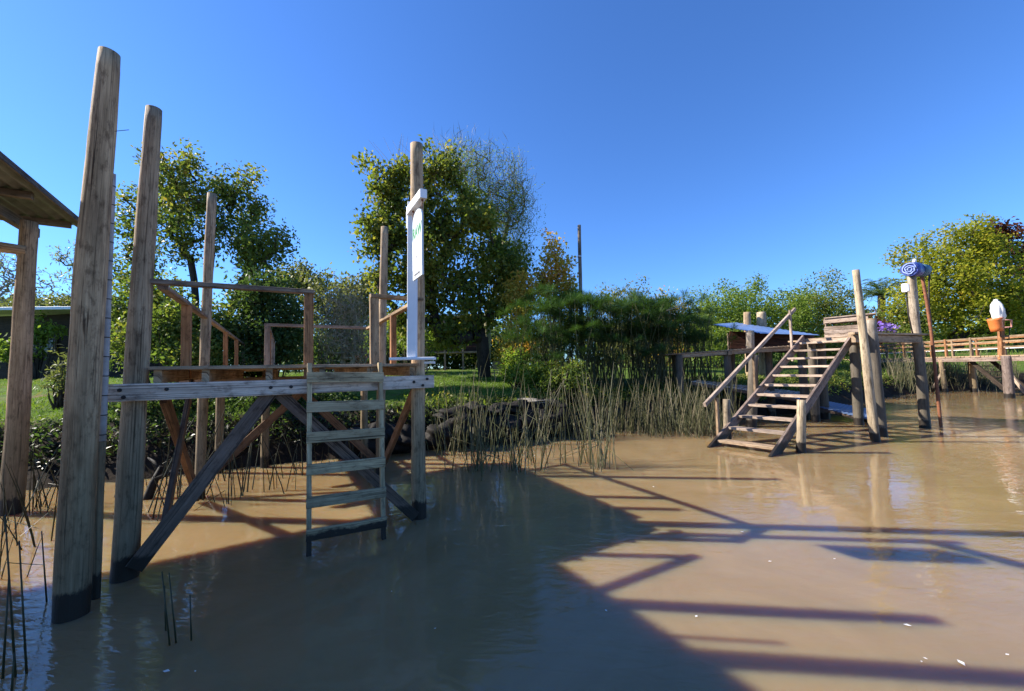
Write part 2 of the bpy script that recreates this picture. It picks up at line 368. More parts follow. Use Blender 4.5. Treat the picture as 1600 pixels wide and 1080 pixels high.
def ground_mat():
    m, nt, b = newmat('grassy_bank'); L = nt.links.new
    geo = N(nt, 'ShaderNodeNewGeometry'); sx = N(nt, 'ShaderNodeSeparateXYZ'); L(geo.outputs['Position'], sx.inputs[0])
    n = N(nt, 'ShaderNodeTexNoise', Scale=2.2, Detail=8.0, Roughness=.7); L(geo.outputs['Position'], n.inputs['Vector'])
    n2 = N(nt, 'ShaderNodeTexNoise', Scale=.5, Detail=6.0, Roughness=.7); L(geo.outputs['Position'], n2.inputs['Vector'])
    g = ramp(nt, [(.3, (.05, .085, .014)), (.6, (.10, .155, .025)), (.8, (.17, .17, .05))]); L(n.outputs[0], g.inputs[0])
    lit = ramp(nt, [(.55, (0, 0, 0)), (.66, (1, 1, 1))]); L(n2.outputs[0], lit.inputs[0])
    c = mixc(nt, g.outputs[0], (.17, .11, .055), lit.outputs[0])
    mud = ramp(nt, [(.35, (.012, .009, .007)), (.7, (.045, .033, .023))]); L(n.outputs[0], mud.inputs[0])
    mr = N(nt, 'ShaderNodeMapRange'); mr.inputs[1].default_value = .95; mr.inputs[2].default_value = 1.12; L(sx.outputs[2], mr.inputs[0])
    c = mixc(nt, mud.outputs[0], c, mr.outputs[0]); L(c, b.inputs['Base Color']); b.inputs['Roughness'].default_value = .95; b.inputs['Specular IOR Level'].default_value = .08
    bp = N(nt, 'ShaderNodeBump', Strength=.9, Distance=.08); L(n.outputs[0], bp.inputs['Height']); L(bp.outputs[0], b.inputs['Normal'])
    return m
o = obj('ground', npmesh('ground', nv, gf, smooth=True), ground_mat()); o['kind'] = 'structure'

# ------------------------------------------------------------------ pavilion on the left
RC = V(-7.75, 7.15, 4.72); e1 = V(.54, -.84, 0).normalized(); e2 = V(-e1.y * -1, 0, 0)
e2 = V(-.84, -.54, 0).normalized()
def RP(s, t, dz=0.0): return RC + e1 * s + e2 * t + V(0, 0, -.012 * s + dz)
pav = thing('pavilion', 'open timber riverside shelter with corrugated metal roof at the left edge', 'shelter', (G(18, 800).x, G(18, 800).y, 0))
wv = []; fs = []; nt_ = 260
for si, s in enumerate((0.0, 2.8, 5.6, 8.6)):
    for k in range(nt_ + 1):
        t = 5.0 * k / nt_; wv.append(tuple(RP(s, t,   .022 * math.sin(t * 2 * math.pi / .076 * .5))))
for si in range(3):
    for k in range(nt_):
        a = si * (nt_ + 1) + k; fs.append((a, a + 1, a + nt_ + 2, a + nt_ + 1))
roof = MB(); roof.v = wv
for f in fs: roof.face(f, ((0, 0), (1, 0), (1, 1), (0, 1)), True)
top = len(roof.v); roof.v += [(x, y, z + .004) for x, y, z in wv]
for f in fs: roof.face(tuple(top + q for q in f[::-1]), ((0, 0), (1, 0), (1, 1), (0, 1)), True)
obj('roof', roof, M['tin'], pav)
obj('edge_trim', MB().beam(RP(0, -.012, -.005), RP(8.6, -.012, -.005), .03, .09), M['old'], pav)
for s in (.35, 1.75, 3.15, 4.6, 6.1, 7.6):
    tim('purlin', RP(s, .12, -.075), RP(s, 5.0, -.075), .09, .10, M['old'], pav)
for t in (.62, 4.4):
    tim('rafter', RP(.05, t, -.21), RP(8.4, t, -.21), .10, .16, M['old'], pav)
pb = G(18, 802); ptop = W(46, 347, pb.y + .05)
obj('pillar', MB().pole([pb - V(0, 0, .6), pb, ptop], [.14, .13, .095], seed=2.2, rough=.05), M['pile'], pav)
pp2 = RP(7.4, .7); obj('pillar', MB().pole([V(pp2.x, pp2.y, -.6), pp2 - V(0, 0, .3)], [.17, .13], seed=5), M['pile'], pav)
pp3 = RP(1.2, 4.3); obj('pillar', MB().pole([V(pp3.x, pp3.y, -.4), pp3 - V(0, 0, .3)], [.17, .13], seed=9), M['pile'], pav)
cb = W(40, 392, pb.y); obj('cross_beam', MB().pole([cb + V(.03, 0, 0), cb + e2 * 1.5 + V(0, 0, .12), cb + e2 * 4 + V(0, 0, .3)], [.075, .08, .08], seed=1), M['pile'], pav)

# ------------------------------------------------------------------ mooring piles and bamboo
b1 = G(111, 962); t1 = W(170, 82, b1.y)
p = thing('mooring_pile', 'tallest and thickest mooring pile, in front of the shelter', 'post', b1, 'mooring piles standing in the river')
m1 = W(140, 450, b1.y)
obj('shaft', MB().pole([b1 - V(0, 0, .8), b1, m1, t1], [.12, .115, .105, .075], n=22, seed=.7, rough=.045), M['pile'], p)
nz_ = W(188, 205, b1.y - .02); obj('nail', MB().pole([nz_ - V(.05, 0, 0), nz_ + V(.075, 0, .01)], [.003, .003], n=6, rough=0), M['iron'], p)
b0 = V(-4.6, 2.75, 0); t0 = V(-4.55, 2.75, 5.2)
p = thing('mooring_pile', 'mooring pile nearest the viewer, just outside the left edge, whose shadow crosses the water', 'post', b0, 'mooring piles standing in the river')
obj('shaft', MB().pole([b0 - V(0, 0, .8), t0], [.16, .11], n=18, seed=3.1, rough=.05), M['pile'], p)
bb = G(152, 918); bt = W(177, 272, b1.y + .22); bb = V(bb.x, b1.y + .26, 0)
bb = W(150, 905, b1.y + .25)
bp_ = thing('bamboo_pole', 'thin pale jointed cane pole standing against the tallest mooring pile', 'pole', V(bb.x, bb.y, 0))
mid = bb.lerp(bt, .33)
obj('dark_foot', MB().pole([bb - V(0, 0, .5), bb, mid], [.03, .03, .03], n=10, rough=.16, seed=4), M['pile'], bp_)
pl = MB(); pl.pole([mid, bt], [.03, .02], n=12, rough=.02, seed=1)
obj('cane', pl, M['bamboo'], bp_)
for k in range(14):
    q = mid.lerp(bt, (k + .3) / 14); d = (bt - mid).normalized(); obj('joint', MB().pole([q, q + d * .008], [.0325 - k * .0007] * 2, n=12, rough=0), M['iron'], bp_)

# ------------------------------------------------------------------ front jetty
U = V(.866, .5, 0); VB = V(-.465, .885, 0).normalized()
Q2 = G(195, 903); Q3 = G(655, 808)
U = (Q3 - Q2).normalized(); VB = V(-U.y, U.x, 0)
U = V(U.x, U.y, 0); LEN = (Q3 - Q2).length
def J(t, s, z): return V(Q2.x, Q2.y, 0) + U * t + VB * s + V(0, 0, z)
LE = .16      # left edge of the deck (inside of the left pile)
jet = thing('timber_jetty', 'timber jetty with ladder and handrails standing on piles in the foreground', 'jetty', V(Q2.x, Q2.y, 0))
def pile(px0, py0, px1, py1, r0, r1, mat, par, seed, Y=None, name='pile', bend=None):
    b = G(px0, py0) if Y is None else W(px0, py0, Y)
    t = W(px1, py1, b.y if Y is None else Y)
    f = b - (t - b).normalized() * .8
    pts = [f, b] + ([W(*bend, b.y)] if bend else []) + [t]; rr = [r0 * 1.03, r0] + ([(r0 + r1) / 2] if bend else []) + [r1]
    return obj(name, MB().pole(pts, rr, n=18, seed=seed, rough=.055), mat, par)
pile(195, 903, 241, 170, .108, .066, M['pile_grey'], jet, 1.3, bend=(222, 430))
pile(655, 808, 651, 226, .10, .088, M['pile_grey'], jet, 4.2)
bl = J(LE + .02, 2.75, 0); br = J(LEN + .02, 2.65, 0)
tl = W(331, 303, bl.y); obj('pile', MB().pole([V(bl.x, bl.y, -.6), V(bl.x, bl.y, 1), tl], [.075, .074, .066], seed=6, n=16), M['pile_grey'], jet)
tr_ = W(601, 355, br.y); obj('pile', MB().pole([V(br.x, br.y, -.6), V(br.x, br.y, 1), tr_], [.085, .082, .07], seed=7.5, n=16), M['pile_grey'], jet)
for t, s in ((LE + .05, 4.6), (1.0, 4.6), (LEN - .1, 3.75), (.2, 8.2), (1.0, 8.2), (.2, 12), (1.0, 12)):
    q = J(t, s, 0); obj('pile', MB().pole([V(q.x, q.y, -.4), J(t, s, 1.95)], [.08, .075], seed=t * 9 + s, n=12), M['pile'], jet)
# beams, joists, boards
FB = -.17
bm = obj('front_beam', MB().beam(J(-.22, FB, 1.835), J(LEN + .16, FB, 1.835), .075, .17, c=.007, warp=.006), M['beam'], jet)
for t, z in ((-.03, 1.86), (.0, 1.79), (.32, 1.855), (1.22, 1.835), (1.42, 1.835), (LEN - .12, 1.84), (LEN + .06, 1.875), (LEN, 1.79)):
    q = J(t, FB - .036, z); obj('bolt', MB().pole([q, q - VB * .02], [.02, .017], n=8, rough=0), M['iron'], bm)
tim('rear_beam', J(-.1, 2.65, 1.84), J(LEN + .1, 2.65, 1.84), .07, .16, M['rail'], jet)
tim('rear_beam', J(0, 3.78, 1.84), J(LEN + .05, 3.78, 1.84), .07, .16, M['rail'], jet)
jt = [.23, .62, 1.2, 1.75, 2.3, LEN - .12]
for t in jt: tim('joist', J(t, -.13, 1.985), J(t, 3.85, 1.985), .065, .13, M['deck'], jet)
dk = MB(); s = -.2; k = 0
while s < 3.8:
    w = .115 + .02 * hsh(k * 3.3); e = .015 * (hsh(k * 7.1) - .5)
    dk.beam(J(LE + .02 + e, s + w / 2, 2.068 + .004 * hsh(k)), J(LEN - .02 + (.1 if s > .15 else -.02) + e, s + w / 2, 2.068 + .006 * hsh(k * 2.2)), w, .036, c=.004); s += w + .012; k += 1
while s < 17:
    w = .13; e = .03 * (hsh(k * 7.1) - .5)
    dk.beam(J(LE + .05 + e, s + w / 2, 2.06), J(1.06 + e, s + w / 2, 2.06), w, .035, c=.003); s += w + .014; k += 1
obj('decking', dk, M['deck'], jet)
for t in (.25, 1.0): tim('walkway_beam', J(t, 3.83, 1.96), J(t, 17, 1.96), .07, .14, M['rail'], jet)
# handrails
HZ = 2.955
tim('handrail', J(.02, -.02, HZ + .02), J(1.66, -.06, HZ + .02), .10, .05, M['rail'], jet)
tim('rail_post', J(1.60, -.12, 1.93), J(1.60, -.06, HZ - .006), .10, .06, M['orange'], jet, side=U)
tim('rail_post', J(2.36, -.12, 2.0), J(2.36, -.08, HZ - .006), .11, .07, M['tan'], jet, side=U)
tim('handrail', J(2.31, -.08, HZ + .02), J(LEN + .05, -.05, HZ + .02), .11, .05, M['tan'], jet)
tim('handrail', J(LE + .04, .1, HZ - .01), J(LE + .02, 15.5, HZ - .05), .09, .05, M['rail'], jet)
for s in (1.25, 5.2, 7.4, 9.4, 11.6, 13.6, 15.4):
    tim('rail_post', J(LE + .06, s, 1.95), J(LE + .05, s, HZ - .04), .10 if s < 2 else .08, .11 if s < 2 else .08, M['orange'] if s < 8 else M['rail'], jet, side=U)
tim('handrail', J(LEN - .02, .1, HZ - .01), J(LEN - .02, 3.85, HZ - .02), .09, .05, M['tan'], jet)
tim('rail_post', J(LEN - .04, 1.3, 2.0), J(LEN - .04, 1.3, HZ - .04), .09, .10, M['orange'], jet, side=U)
tim('handrail', J(.98, 3.82, HZ), J(LEN + .02, 3.82, HZ), .08, .06, M['rail'], jet)
tim('rail_post', J(1.04, 3.82, 2.0), J(1.04, 3.82, HZ - .03), .10, .08, M['rail'], jet, side=U)
tim('handrail', J(1.04, 3.86, HZ - .03), J(1.04, 15.5, HZ - .05), .08, .05, M['rail'], jet)
for s in (4.7, 5.6, 6.8, 8.2, 9.8, 11.6, 13.6):
    tim('rail_post', J(1.04, s, 1.98), J(1.04, s, HZ - .05), .08, .08, M['orange'] if s < 5 else M['rail'], jet, side=U)
# braces
tim('brace', J(.10, -.13, .12), J(1.22, -.10, 1.78), .05, .15, M['brace'], jet, side=VB)
tim('brace', J(LEN - .08, -.10, .05), J(1.30, -.06, 1.76), .05, .13, M['brace'], jet, side=VB)
tim('brace', J(LE + .02, 2.55, .08), J(LE + .08, .1, 1.76), .06, .15, M['brace_red'], jet, side=U)
tim('brace', J(LEN, 2.5, .1), J(LEN + .02, .15, 1.78), .06, .14, M['brace_red'], jet, side=U)
tim('brace', J(.25, 2.72, .3), J(1.75, 2.70, 1.78), .05, .13, M['brace_red'], jet, side=VB)
tim('brace', J(LEN - .1, 2.7, .3), J(1.5, 2.72, 1.78), .05, .13, M['brace_red'], jet, side=VB)
tim('brace', J(LE + .1, .05, .3), J(LE + .12, 1.3, 1.9), .05, .11, M['brace'], jet, side=U)
# ladder
lad = bpy.data.objects.new('ladder', None); C.objects.link(lad); lad.parent = jet
LT0, LT1 = 1.605, 2.40; LS = FB - .075
for t in (LT0, LT1): tim('ladder_rail', J(t, LS - .24, -.45), J(t, LS, 2.10), .05, .07, M['ladder'], lad, side=U)
for k, z in enumerate((1.93, 1.59, 1.25, .90, .55, .21)):
    ss = LS - .24 * (1 - (z + .45) / 2.55) - .045
    tim('rung', J(LT0 - .03, ss, z + .01), J(LT1 + .03, ss, z - .012), .03, .122, M['ladder'], lad)
for t in (LT0, LT1):
    q = J(t, LS - .04, 1.80); obj('bolt', MB().pole([q, q - VB * .018], [.018, .014], n=8, rough=0), M['iron'], lad)

# ------------------------------------------------------------------ sign post and hanging sign
sb = J(LEN - .08, -.30, 2.085); 
sp = thing('sign_post', 'white painted sign post with a projecting arm at the right end of the front jetty', 'sign post', sb)
SY = W(644, 560, sb.y); sb = V(SY.x, SY.y, 2.13)
stop_ = W(645, 317, sb.y)
tim('post', sb, stop_, .115, .10, M['white'], sp, side=V(1, 0, 0))
aend = W(661, 309, sb.y - .52); astart = W(641, 342, sb.y - .02)
ad_ = (aend - astart); ad_.z = 0; ad_.normalize(); aL = .62
az = stop_.z - .13
a0 = V(sb.x, sb.y - .055, az) - ad_ * .03; a1 = a0 + ad_ * aL
tim('arm', a0, a1, .085, .11, M['white'], sp)
tim('backing_strip', V(sb.x - .055, sb.y + .06, az - .2), V(sb.x - .055, sb.y + .06, az + .02), .05, .05, M['white'], sp, side=V(1, 0, 0))
wp0 = W(610, 561, sb.y - .04); wp1 = W(680, 560, sb.y - .04)
tim('base_board', wp0, wp1, .12, .035, M['white'], sp)
q0 = W(664, 567, sb.y + .05); q1 = W(679, 566.5, sb.y + .05); tim('base_board', q0, q1, .1, .03, M['white'], sp)
hz0 = a0 + ad_ * .17 - V(0, 0, .115); hz1 = a0 + ad_ * .57 - V(0, 0, .115)
hs_ = thing('hanging_sign', 'white arched board with green lettering hanging from the white sign post arm', 'sign', (hz0 + hz1) / 2 - V(0, 0, .9))
SW = .40; c0 = (hz0 + hz1) / 2; nrm = V(ad_.y, -ad_.x, 0)
if nrm.x > 0: pass
# face seen from the camera: the side whose normal points towards it
vw = (CAM - c0); vw.z = 0
if nrm.dot(vw) < 0: nrm = -nrm
xr = V(-nrm.y, nrm.x, 0)           # reading direction on that face
def SP(x, z, n=0.0): return c0 + xr * x + V(0, 0, z) + nrm * n
def plate(pts, n0, n1):
    mb = MB(); k = len(pts)
    return mb.ring_sweep([[SP(x, z, n0) for x, z in pts], [SP(x, z, n1) for x, z in pts]], [0, 1])
HS = .86
arch = [(-SW / 2, -HS), (SW / 2, -HS), (SW / 2, -.14)]
for k in range(1, 12):
    a = math.pi * k / 12; arch.append((SW / 2 * math.cos(a), -.14 + .14 * math.sin(a)))
arch.append((-SW / 2, -.14))
obj('board', plate(arch, -.01, .01), M['signgrey'], hs_)
lower = [(-SW / 2 + .004, -.74), (SW / 2 - .004, -.74), (SW / 2 - .004, -.36), (-SW / 2 + .004, -.36)]
obj('white_panel', plate(lower, .0105, .0125), M['signwhite'], hs_)
foot = [(-SW / 2 + .03, -.845), (SW / 2 - .03, -.845), (SW / 2 - .03, -.765), (-SW / 2 + .03, -.765)]
obj('caption_panel', plate(foot, .0105, .0125), M['signwhite'], hs_)
def text(s, size, x, z, n, mat, name, sx=1.0, parent=None):
    cu = bpy.data.curves.new('txt', 'FONT'); cu.body = s; cu.size = size; cu.align_x = 'CENTER'; cu.extrude = .0012; cu.offset = size * .012
    to = bpy.data.objects.new('txt', cu); C.objects.link(to)
    dg = bpy.context.evaluated_depsgraph_get(); me = bpy.data.meshes.new_from_object(to.evaluated_get(dg))
    off = root_off(parent)
    for v in me.vertices:
        q = SP(x + v.co.x * sx, z + v.co.y, n + v.co.z); v.co = q - off
    bpy.data.objects.remove(to); me.materials.clear()
    return obj(name, me, mat, parent)
text('RAW', .20, 0, -.335, .0122, M['green'], 'lettering', .82, hs_)
em = MB()
for k in range(7):
    a0_ = math.pi * (.1 + .8 * k / 7); a1_ = math.pi * (.1 + .8 * (k + 1) / 7)
    for (rr, zz) in ((.05, -.15),): em.ring_sweep([[SP(rr * math.cos(a0_), zz + .5 * rr * math.sin(a0_), .0125), SP((rr + .012) * math.cos(a0_), zz + .5 * (rr + .012) * math.sin(a0_), .0125), SP((rr + .012) * math.cos(a1_), zz + .5 * (rr + .012) * math.sin(a1_), .0125), SP(rr * math.cos(a1_), zz + .5 * rr * math.sin(a1_), .0125)]] * 1 + [[SP(rr * math.cos(a0_), zz + .5 * rr * math.sin(a0_), .015), SP((rr + .012) * math.cos(a0_), zz + .5 * (rr + .012) * math.sin(a0_), .015), SP((rr + .012) * math.cos(a1_), zz + .5 * (rr + .012) * math.sin(a1_), .015), SP(rr * math.cos(a1_), zz + .5 * rr * math.sin(a1_), .015)]], [0, 1])
obj('top_mark', em, M['signwhite'], hs_)
e2_ = MB()
for pts in ([(-.012, -.50), (.012, -.50), (.0, -.485)], [(-.03, -.545), (-.016, -.55), (-.012, -.53), (-.02, -.525)], [(.03, -.545), (.016, -.55), (.012, -.53), (.02, -.525)], [(-.024, -.575), (.024, -.575), (.02, -.60), (0, -.635), (-.02, -.60)]):
    pts = sorted(pts, key=lambda q: math.atan2(q[1] - sum(r[1] for r in pts) / len(pts), q[0] - sum(r[0] for r in pts) / len(pts)))
    e2_.ring_sweep([[SP(x, z, .0126) for x, z in pts], [SP(x, z, .0145) for x, z in pts]], [0, 1])
obj('emblem', e2_, M['ink'], hs_)
ln = MB()
def bar(x0, x1, z0, z1):
    ln.ring_sweep([[SP(x0, z0, .0126), SP(x1, z0, .0126), SP(x1, z1, .0126), SP(x0, z1, .0126)], [SP(x0, z0, .014), SP(x1, z0, .014), SP(x1, z1, .014), SP(x0, z1, .014)]], [0, 1])
x0, x1, z0, z1 = -.145, .145, -.835, -.775
bar(x0, x1, z0, z0 + .006); bar(x0, x1, z1 - .006, z1); bar(x0, x0 + .006, z0 + .007, z1 - .007); bar(x1 - .006, x1, z0 + .007, z1 - .007)
for k in range(15):
    xx = -.12 + k * .0165; bar(xx, xx + .009, -.82, -.80 + .01 * hsh(k))
obj('caption_box', ln, M['ink'], hs_)
for q in (hz0, hz1):
    hk = MB(); hk.pole([q + V(0, 0, .065), q + V(.006, 0, .03), q + V(-.006, 0, 0), q - V(0, 0, .05 if q is hz1 else .12)], [.006] * 4, n=6, rough=0)
    hk.pole([q + V(0, 0, .066), q + V(0, 0, .04)], [.014, .014], n=8, rough=0)
    obj('hook', hk, M['rust'], hs_)

# ------------------------------------------------------------------ second jetty with the stair
SL0 = G(1117, 697); SR0 = G(1212, 711)
wv_ = (SR0 - SL0); SWD = wv_.length; wdir = wv_.normalized(); run = V(-wdir.y, wdir.x, 0)
if run.x < 0: run = -run
TZ = 2.74
def solve_r(b, px):     # run length at which the stringer passes under picture column px
    k = None; best = 1e9
    for i in range(0, 800):
        r_ = i * .01; q = b + run * r_; 
        loc = ROT.transposed() @ (q + V(0, 0, TZ * r_ / 5) - CAM); x = 800 + FPX * loc.x / -loc.z
        if abs(x - px) < best: best = abs(x - px); k = r_
    return k
RN = (solve_r(SL0, 1248) + solve_r(SR0, 1335)) / 2
def S(a, r, z): return SL0 + wdir * (a * SWD) + run * r + V(0, 0, z)
def sz(r): return TZ * r / RN
jt2 = thing('stair_jetty', 'timber jetty with a wide open stair leading down into the river', 'jetty', V(SL0.x, SL0.y, 0))
stair = bpy.data.objects.new('stair', None); C.objects.link(stair); stair.parent = jt2
for a in (0, 1):
    tim('stringer', S(a, -.25, sz(-.25) + .02), S(a, RN + .05, TZ + .05), .065, .25, M['stair_dark'], stair)
NT = 11
for k in range(NT):
    r = RN * (k + .35) / NT; z = sz(r) + .03
    mt = M['stair'] if k else M['deck']
    tim('tread', S(.03, r, z + .01 * hsh(k)), S(.97, r, z + .012 * hsh(k * 3)), .29, .062, mt, stair, warp=.006)
# stair handrail on the far side
h0 = S(0, -.25, 0); hA = W(1101, 633, S(0, -.05, 0).y); hB = W(1242, 483, S(0, RN - .1, 0).y)
tim('handrail', hA, hB, .07, .10, M['stair'], stair)
for px, py0 in ((1127, 694), (1184, 612), (1240, 537)):
    Yq = hA.y + (hB.y - hA.y) * (px - 1101) / 141.0
    rr = solve_r(SL0, px); q = S(0, rr, 0) - wdir * .07
    f = (rr - solve_r(SL0, 1101)) / max(.1, solve_r(SL0, 1242) - solve_r(SL0, 1101))
    hz_ = hA.z + (hB.z - hA.z) * min(1, max(0, f)) - .03
    tim('rail_post', V(q.x, q.y, max(-.3, sz(rr) - .35)), V(q.x, q.y, hz_), .085, .06, M['tan'] if px < 1200 else M['stair'], stair, side=run)
def gpile(px0, py0, px1, py1, w0, w1, mat, par, seed, name='pile'):
    b = G(px0, py0); sc = b.y / FPX * math.cos(math.atan(b.x / b.y)) * .95
    return pile(px0, py0, px1, py1, w0 * sc / 2, w1 * sc / 2, mat, par, seed, name=name)
gpile(1251, 707, 1252, 625, 17, 15, M['pile_pale'], jt2, 2.0)
gpile(1137, 690, 1135, 624, 13, 13, M['pile_pale'], jt2, 3.0)
gpile(1368, 690, 1337, 422, 18, 13, M['pile_pale'], jt2, 5.0)
gpile(1379, 682, 1361, 500, 19, 17, M['pile_algae_shade'], jt2, 6.0)
gpile(1446, 668, 1424, 432, 20, 17, M['pile_algae_shade'], jt2, 7.0)
DZ = 2.74
D0 = S(1.0, RN + .02, 0); D1 = W(1336, 528, G(1379, 682).y - .15); D2 = W(1452, 531, G(1446, 668).y - .2)
D1.z = D2.z = 0
fr = (D2 - D1).normalized(); bk = V(-fr.y, fr.x, 0)
DW = (D2 - D1).length
def D(t, s, z): return V(D1.x, D1.y, 0) + fr * t + bk * s + V(0, 0, z)
dk = MB(); s = 0; k = 0
while s < 3.2:
    w = .15; tl0 = min(2.1, s * 1.765); dk.beam(D(tl0 + .03 * hsh(k), s + w / 2, DZ), D(DW + .03 * hsh(k * 2), s + w / 2, DZ + .008 * hsh(k)), w, .05); s += w + .012; k += 1
obj('decking', dk, M['deck'], jt2)
tim('front_beam', D(.15, .12, DZ - .14), D(DW - .25, .12, DZ - .14), .10, .2, M['deck'], jt2)
tim('rear_beam', D(2.1, 2.9, DZ - .14), D(DW, 2.9, DZ - .14), .10, .2, M['rail'], jt2)
for t, s in ((2.3, 2.9), (DW - .1, 2.9)):
    obj('pile', MB().pole([D(t, s, -.6), D(t, s, DZ - .05)], [.14, .13], seed=t), M['pile_algae_shade'], jt2)
# landing at the stair head
ld = MB(); s = 0
for k in range(12):
    ld.beam(S(-.05, RN + .12 + k * .16, TZ + .02), S(1.05, RN + .12 + k * .16, TZ + .02), .15, .05)
obj('landing_boards', ld, M['deck'], jt2)
tim('landing_fascia', S(-.02, RN + .06, TZ - .06), S(1.02, RN + .06, TZ - .06), .04, .12, M['stair'], jt2)
for a, r in ((.1, RN + .3), (.95, RN + .3), (.1, RN + 1.2)):
    q = S(a, r, 0); obj('pile', MB().pole([q - V(0, 0, .6), q + V(0, 0, TZ - .05)], [.13, .12], seed=r), M['pile_algae_shade'], jt2)
# walkway to the left of the stair
WA = W(1245, 540, S(0, RN, 0).y + .25); WB = W(1058, 553, 14.6)
wk = (WB - WA); wL = wk.length; wk.normalize(); wn_ = V(-wk.y, wk.x, 0).normalized()
if wn_.y < 0: wn_ = -wn_
dk = MB(); k = 0; s = 0
while s < wL + .4:
    q = WA + wk * (s + .06); dk.beam(q + wn_ * (.0 - .03 * hsh(k)), q + wn_ * 1.5, .13, .04); s += .142; k += 1
obj('walkway_boards', dk, M['deck'], jt2)
tim('walkway_beam', WA + wn_ * .06 + V(0, 0, -.09), WB + wn_ * .06 + V(0, 0, -.09), .06, .13, M['deck'], jt2)
tim('walkway_beam', WA + wn_ * 1.3 + V(0, 0, -.09), WB + wn_ * 1.3 + V(0, 0, -.09), .06, .13, M['rail'], jt2)
q = WB.lerp(WA, .45) + V(0, 0, -.10) - wn_ * .12; tim('joist_end', q, q + wn_ * 1.6, .12, .13, M['tan'], jt2)
for f_, off in ((.02, .1), (.45, .25), (.02, 1.25), (.55, 1.25), (.85, .9)):
    q = WB.lerp(WA, f_) + wn_ * off; obj('pile', MB().pole([V(q.x, q.y, -.3), q + V(0, 0, -.03)], [.13, .12], seed=f_ * 9 + off), M['pile_algae_shade'] if f_ > .1 else M['pile_algae_shade'], jt2)
for px, y0, y1, w_, Yq in ((1172, 548, 517, 12, 14.8),):
    pile(px, y0, px, y1, w_ / 2 * Yq / FPX, w_ / 2 * Yq / FPX, M['pile_algae_shade'], jt2, px, Y=Yq)
pile(1174, 655, 1178, 555, .15, .14, M['pile_algae_shade'], jt2, 8.4, Y=12.6)

# objects on and around the second jetty
cb_ = W(1320, 525, 13.2); cb_.z = DZ + .035
cr = thing('slatted_crate', 'pale slatted wooden planter box on the deck beside the stair top', 'crate', cb_)
cA = W(1289, 527, 13.5); cB = cA + V(.77, -.64, 0) * 1.12; cA.z = cB.z = DZ + .035
cu_ = (cB - cA).normalized(); cn = V(-cu_.y, cu_.x, 0); cL = (cB - cA).length
for k, (z, hh) in enumerate(((.08, .13), (.22, .12), (.35, .12), (.60, .14))):
    tim('slat', cA + V(0, 0, z), cB + V(0, 0, z), .03, hh, M['stair'], cr, warp=.004)
for k, (z, hh) in enumerate(((.08, .13), (.22, .12), (.35, .12), (.60, .14))):
    tim('slat', cA + cn * .5 + V(0, 0, z), cB + cn * .5 + V(0, 0, z), .03, hh, M['stair'], cr)
for z in (.1, .3, .58): 
    for q in (cA, cB): tim('slat', q + cn * .03 + V(0, 0, z), q + cn * .47 + V(0, 0, z), .03, .15, M['stair'], cr)
for q in (cA + cu_ * .05, cB - cu_ * .05):
    for n in (.035, .465): tim('corner_post', q + cn * n, q + cn * n + V(0, 0, .66), .05, .04, M['rail'], cr)
tim('top_board', cA + cn * .25 + V(0, 0, .70), cB + cn * .25 + cu_ * .2 + V(0, 0, .74), .6, .04, M['stair'], cr)
q = W(1360, 523, 11.9); st = thing('bollard', 'short round timber stump on the deck between the crate and the flowers', 'bollard', q)
obj('stump', MB().pole([V(q.x, q.y, DZ), V(q.x, q.y, DZ + .52)], [.17, .165], seed=2, n=16), M['tan'], st)
def leaf_quads(cen, size, up=.3, aspect=.5, dirs=None, fold=True):
    n = len(cen); d = rng.normal(size=(n, 3)) if dirs is None else dirs + rng.normal(size=(n, 3)) * .25
    d /= np.linalg.norm(d, axis=1)[:, None]
    r = rng.normal(size=(n, 3)); r[:, 2] += up; sdv = np.cross(d, r); sdv /= (np.linalg.norm(sdv, axis=1)[:, None] + 1e-9)
    L = (size * (.65 + .7 * rng.random(n)))[:, None]; w = L * aspect * .5
    nn = np.cross(sdv, d) * L * .12
    a = cen; m_ = cen + d * L * .45
    v = np.stack([a, m_ + sdv * w + nn, cen + d * L, m_ - sdv * w + nn], 1).reshape(-1, 3)
    f = (np.arange(n) * 4)[:, None] + np.arange(4)[None]
    return v, f
fl = thing('flowering_plant', 'purple flowering plant on the deck behind the tall pale pile', 'plant', V(*W(1383, 523, 12.6)))
q = W(1383, 514, 12.6); cen = np.array(q) + rng.normal(size=(160, 3)) * np.array([.14, .12, .1])
obj('blossoms', npmesh('blossoms', *leaf_quads(cen, .09, aspect=.8), off=root_off(fl)), M['purple'], fl)
q2 = W(1383, 521, 12.6); cen = np.array(q2) + rng.normal(size=(120, 3)) * np.array([.12, .1, .06])
obj('foliage', npmesh('foliage', *leaf_quads(cen, .1), off=root_off(fl)), M['leaf_mid'], fl)
# rolled blue tarp on the lamp pile
LY = G(1446, 668).y
ta, tb = W(1421, 421, LY - .2), W(1443, 423, LY + .22)
tp = thing('rolled_tarp', 'rolled blue tarpaulin lying on top of the grey pile', 'tarpaulin', (ta + tb) / 2)
ax_ = (tb - ta).normalized(); 
obj('roll', MB().pole([ta, ta.lerp(tb, .5)], [.20, .21], n=20, rough=.05, seed=1), M['tarp'], tp)
obj('sleeve', MB().pole([ta.lerp(tb, .5), tb], [.202, .19], n=20, rough=.05, seed=2), M['tarp_teal'], tp)
sp_ = MB(); s1 = ax_.cross(Z).normalized(); s2 = s1.cross(ax_); pts = []
for k in range(40):
    a = k * .45; r_ = .175 - k * .004 + .03 * (hsh(k * 3.1) - .5); pts.append(ta - ax_ * (.012 + .02 * hsh(k)) + (s1 * math.cos(a) + s2 * math.sin(a)) * r_)
sp_.pole(pts, [.018] * 40, n=6, rough=0); obj('rolled_end', sp_, M['tarp_pale'], tp)
